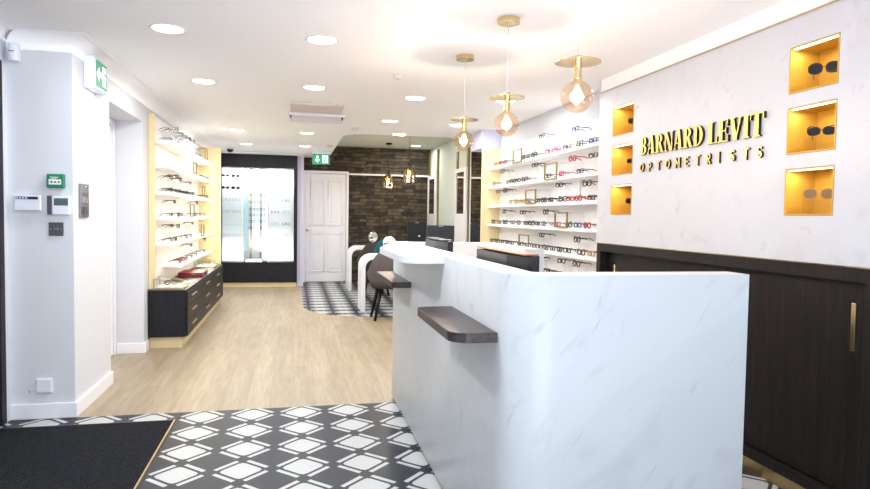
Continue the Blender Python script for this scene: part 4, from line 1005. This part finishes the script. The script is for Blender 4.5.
g = MB(); g.box(-1.430, -1.352, YP-.0235, YP-.0222, 1.318, 1.362, 'lcd'); part(g, 'display', r)
g = MB(); g.box(-1.468, -1.4425, YP-.024, YP, 1.262, 1.376, 'dark_steel')
part(g, 'key_strip', r, .002)
r = thing('alarm_keypad', (-1.575, YP, 1.28), 'white alarm keypad with blue lit strip beside the door', 'keypad')
g = MB(); g.box(-1.645, -1.50, YP-.03, YP, 1.284, 1.378, 'device_white'); part(g, 'housing', r, .005)
g = MB(); g.box(-1.635, -1.567, YP-.0315, YP-.0302, 1.352, 1.368, 'blue_strip'); g.box(-1.566, -1.515, YP-.0315, YP-.0302, 1.352, 1.368, 'black_plastic'); part(g, 'display', r)
g = MB()
for k in range(4): g.box(-1.632+k*.016, -1.622+k*.016, YP-.0325, YP-.0316, 1.356, 1.364, 'device_white')
part(g, 'display_digits', r)
r = thing('key_switch', (-1.42, YP, 1.17), 'square grey metal key switch plate below the thermostat', 'switch')
g = MB(); g.box(-1.466, -1.384, YP-.008, YP, 1.132, 1.214, 'dark_steel'); part(g, 'plate', r, .002)
g = MB(); g.box(-1.438, -1.412, YP-.013, YP-.0085, 1.168, 1.182, 'chrome'); part(g, 'key_barrel', r, .001)
for x in (-1.457, -1.393):
    g = MB(); g.lathe([(0, -.0015), (.004, -.0015), (.004, 0)], (x, YP-.008, 1.173), 'chrome', 10, 'y'); part(g, 'screw', r)
r = thing('wall_socket', (-1.5, YP, .15), 'white blank outlet plate low on the pier above the baseboard', 'outlet')
g = MB(); g.box(-1.545, -1.455, YP-.012, YP, .16, .25, 'device_white'); part(g, 'plate', r, .003)
g = MB(); g.box(-1.540, -1.460, YP-.017, YP-.0125, .165, .245, 'device_white'); part(g, 'cover', r, .003)
g = MB(); g.lathe([(0, -.004), (.004, -.003), (.005, 0)], (-1.585, YP, .168), 'dark_steel', 8, 'y'); tag(g.build('wall_screw'), 'tiny screw head in the pier beside the low outlet plate', 'screw')
r = thing('motion_sensor', (-1.63, YP, 2.18), 'white curved motion sensor high beside the dark door', 'sensor')
g = MB(); prof = [(-1.665+.0, YP), (-1.665, YP-.03)] + [(-1.635+.03*math.cos(math.radians(a)), YP-.03+.035*math.sin(math.radians(a))) for a in range(180, 361, 20)] + [(-1.605, YP)]
g.prism(prof, 2.17, 2.275, 'device_white', smooth=False); part(g, 'housing', r, .008)
g = MB(); g.box(-1.65, -1.62, YP-.067, YP-.0655, 2.222, 2.227, 'dark_steel'); part(g, 'indicator_slot', r)
# brushed steel switch on the pier's side
r = thing('light_switch', (-1.33, 4.51, 1.25), 'tall brushed steel two-gang switch plate on the side of the pier', 'switch')
g = MB(); g.box(-1.329, -1.318, 4.43, 4.60, 1.245, 1.46, 'steel'); part(g, 'plate', r, .002)
for z in (1.27, 1.335, 1.40):
    g = MB(); g.box(-1.3178, -1.310, 4.475, 4.55, z, z+.045, 'chrome' if z > 1.3 else 'dark_steel'); part(g, 'rocker', r, .001)

# entrance mat with brass edging
r = thing('entrance_mat', (-1.2, 3.0, 0), 'charcoal ribbed entrance matting with thin brass edge on the patterned tiles', 'mat')
g = MB(); g.box(-1.684, -.718, -1.55, 4.128, .0005, .008, 'ribbed_matting'); part(g, 'matting', r)
g = MB(); g.box(-.717, -.708, -1.55, 4.137, .0005, .0095, 'brass_satin'); g.box(-1.684, -.7175, 4.1285, 4.137, .0005, .0095, 'dark_steel'); part(g, 'edge_strip', r)
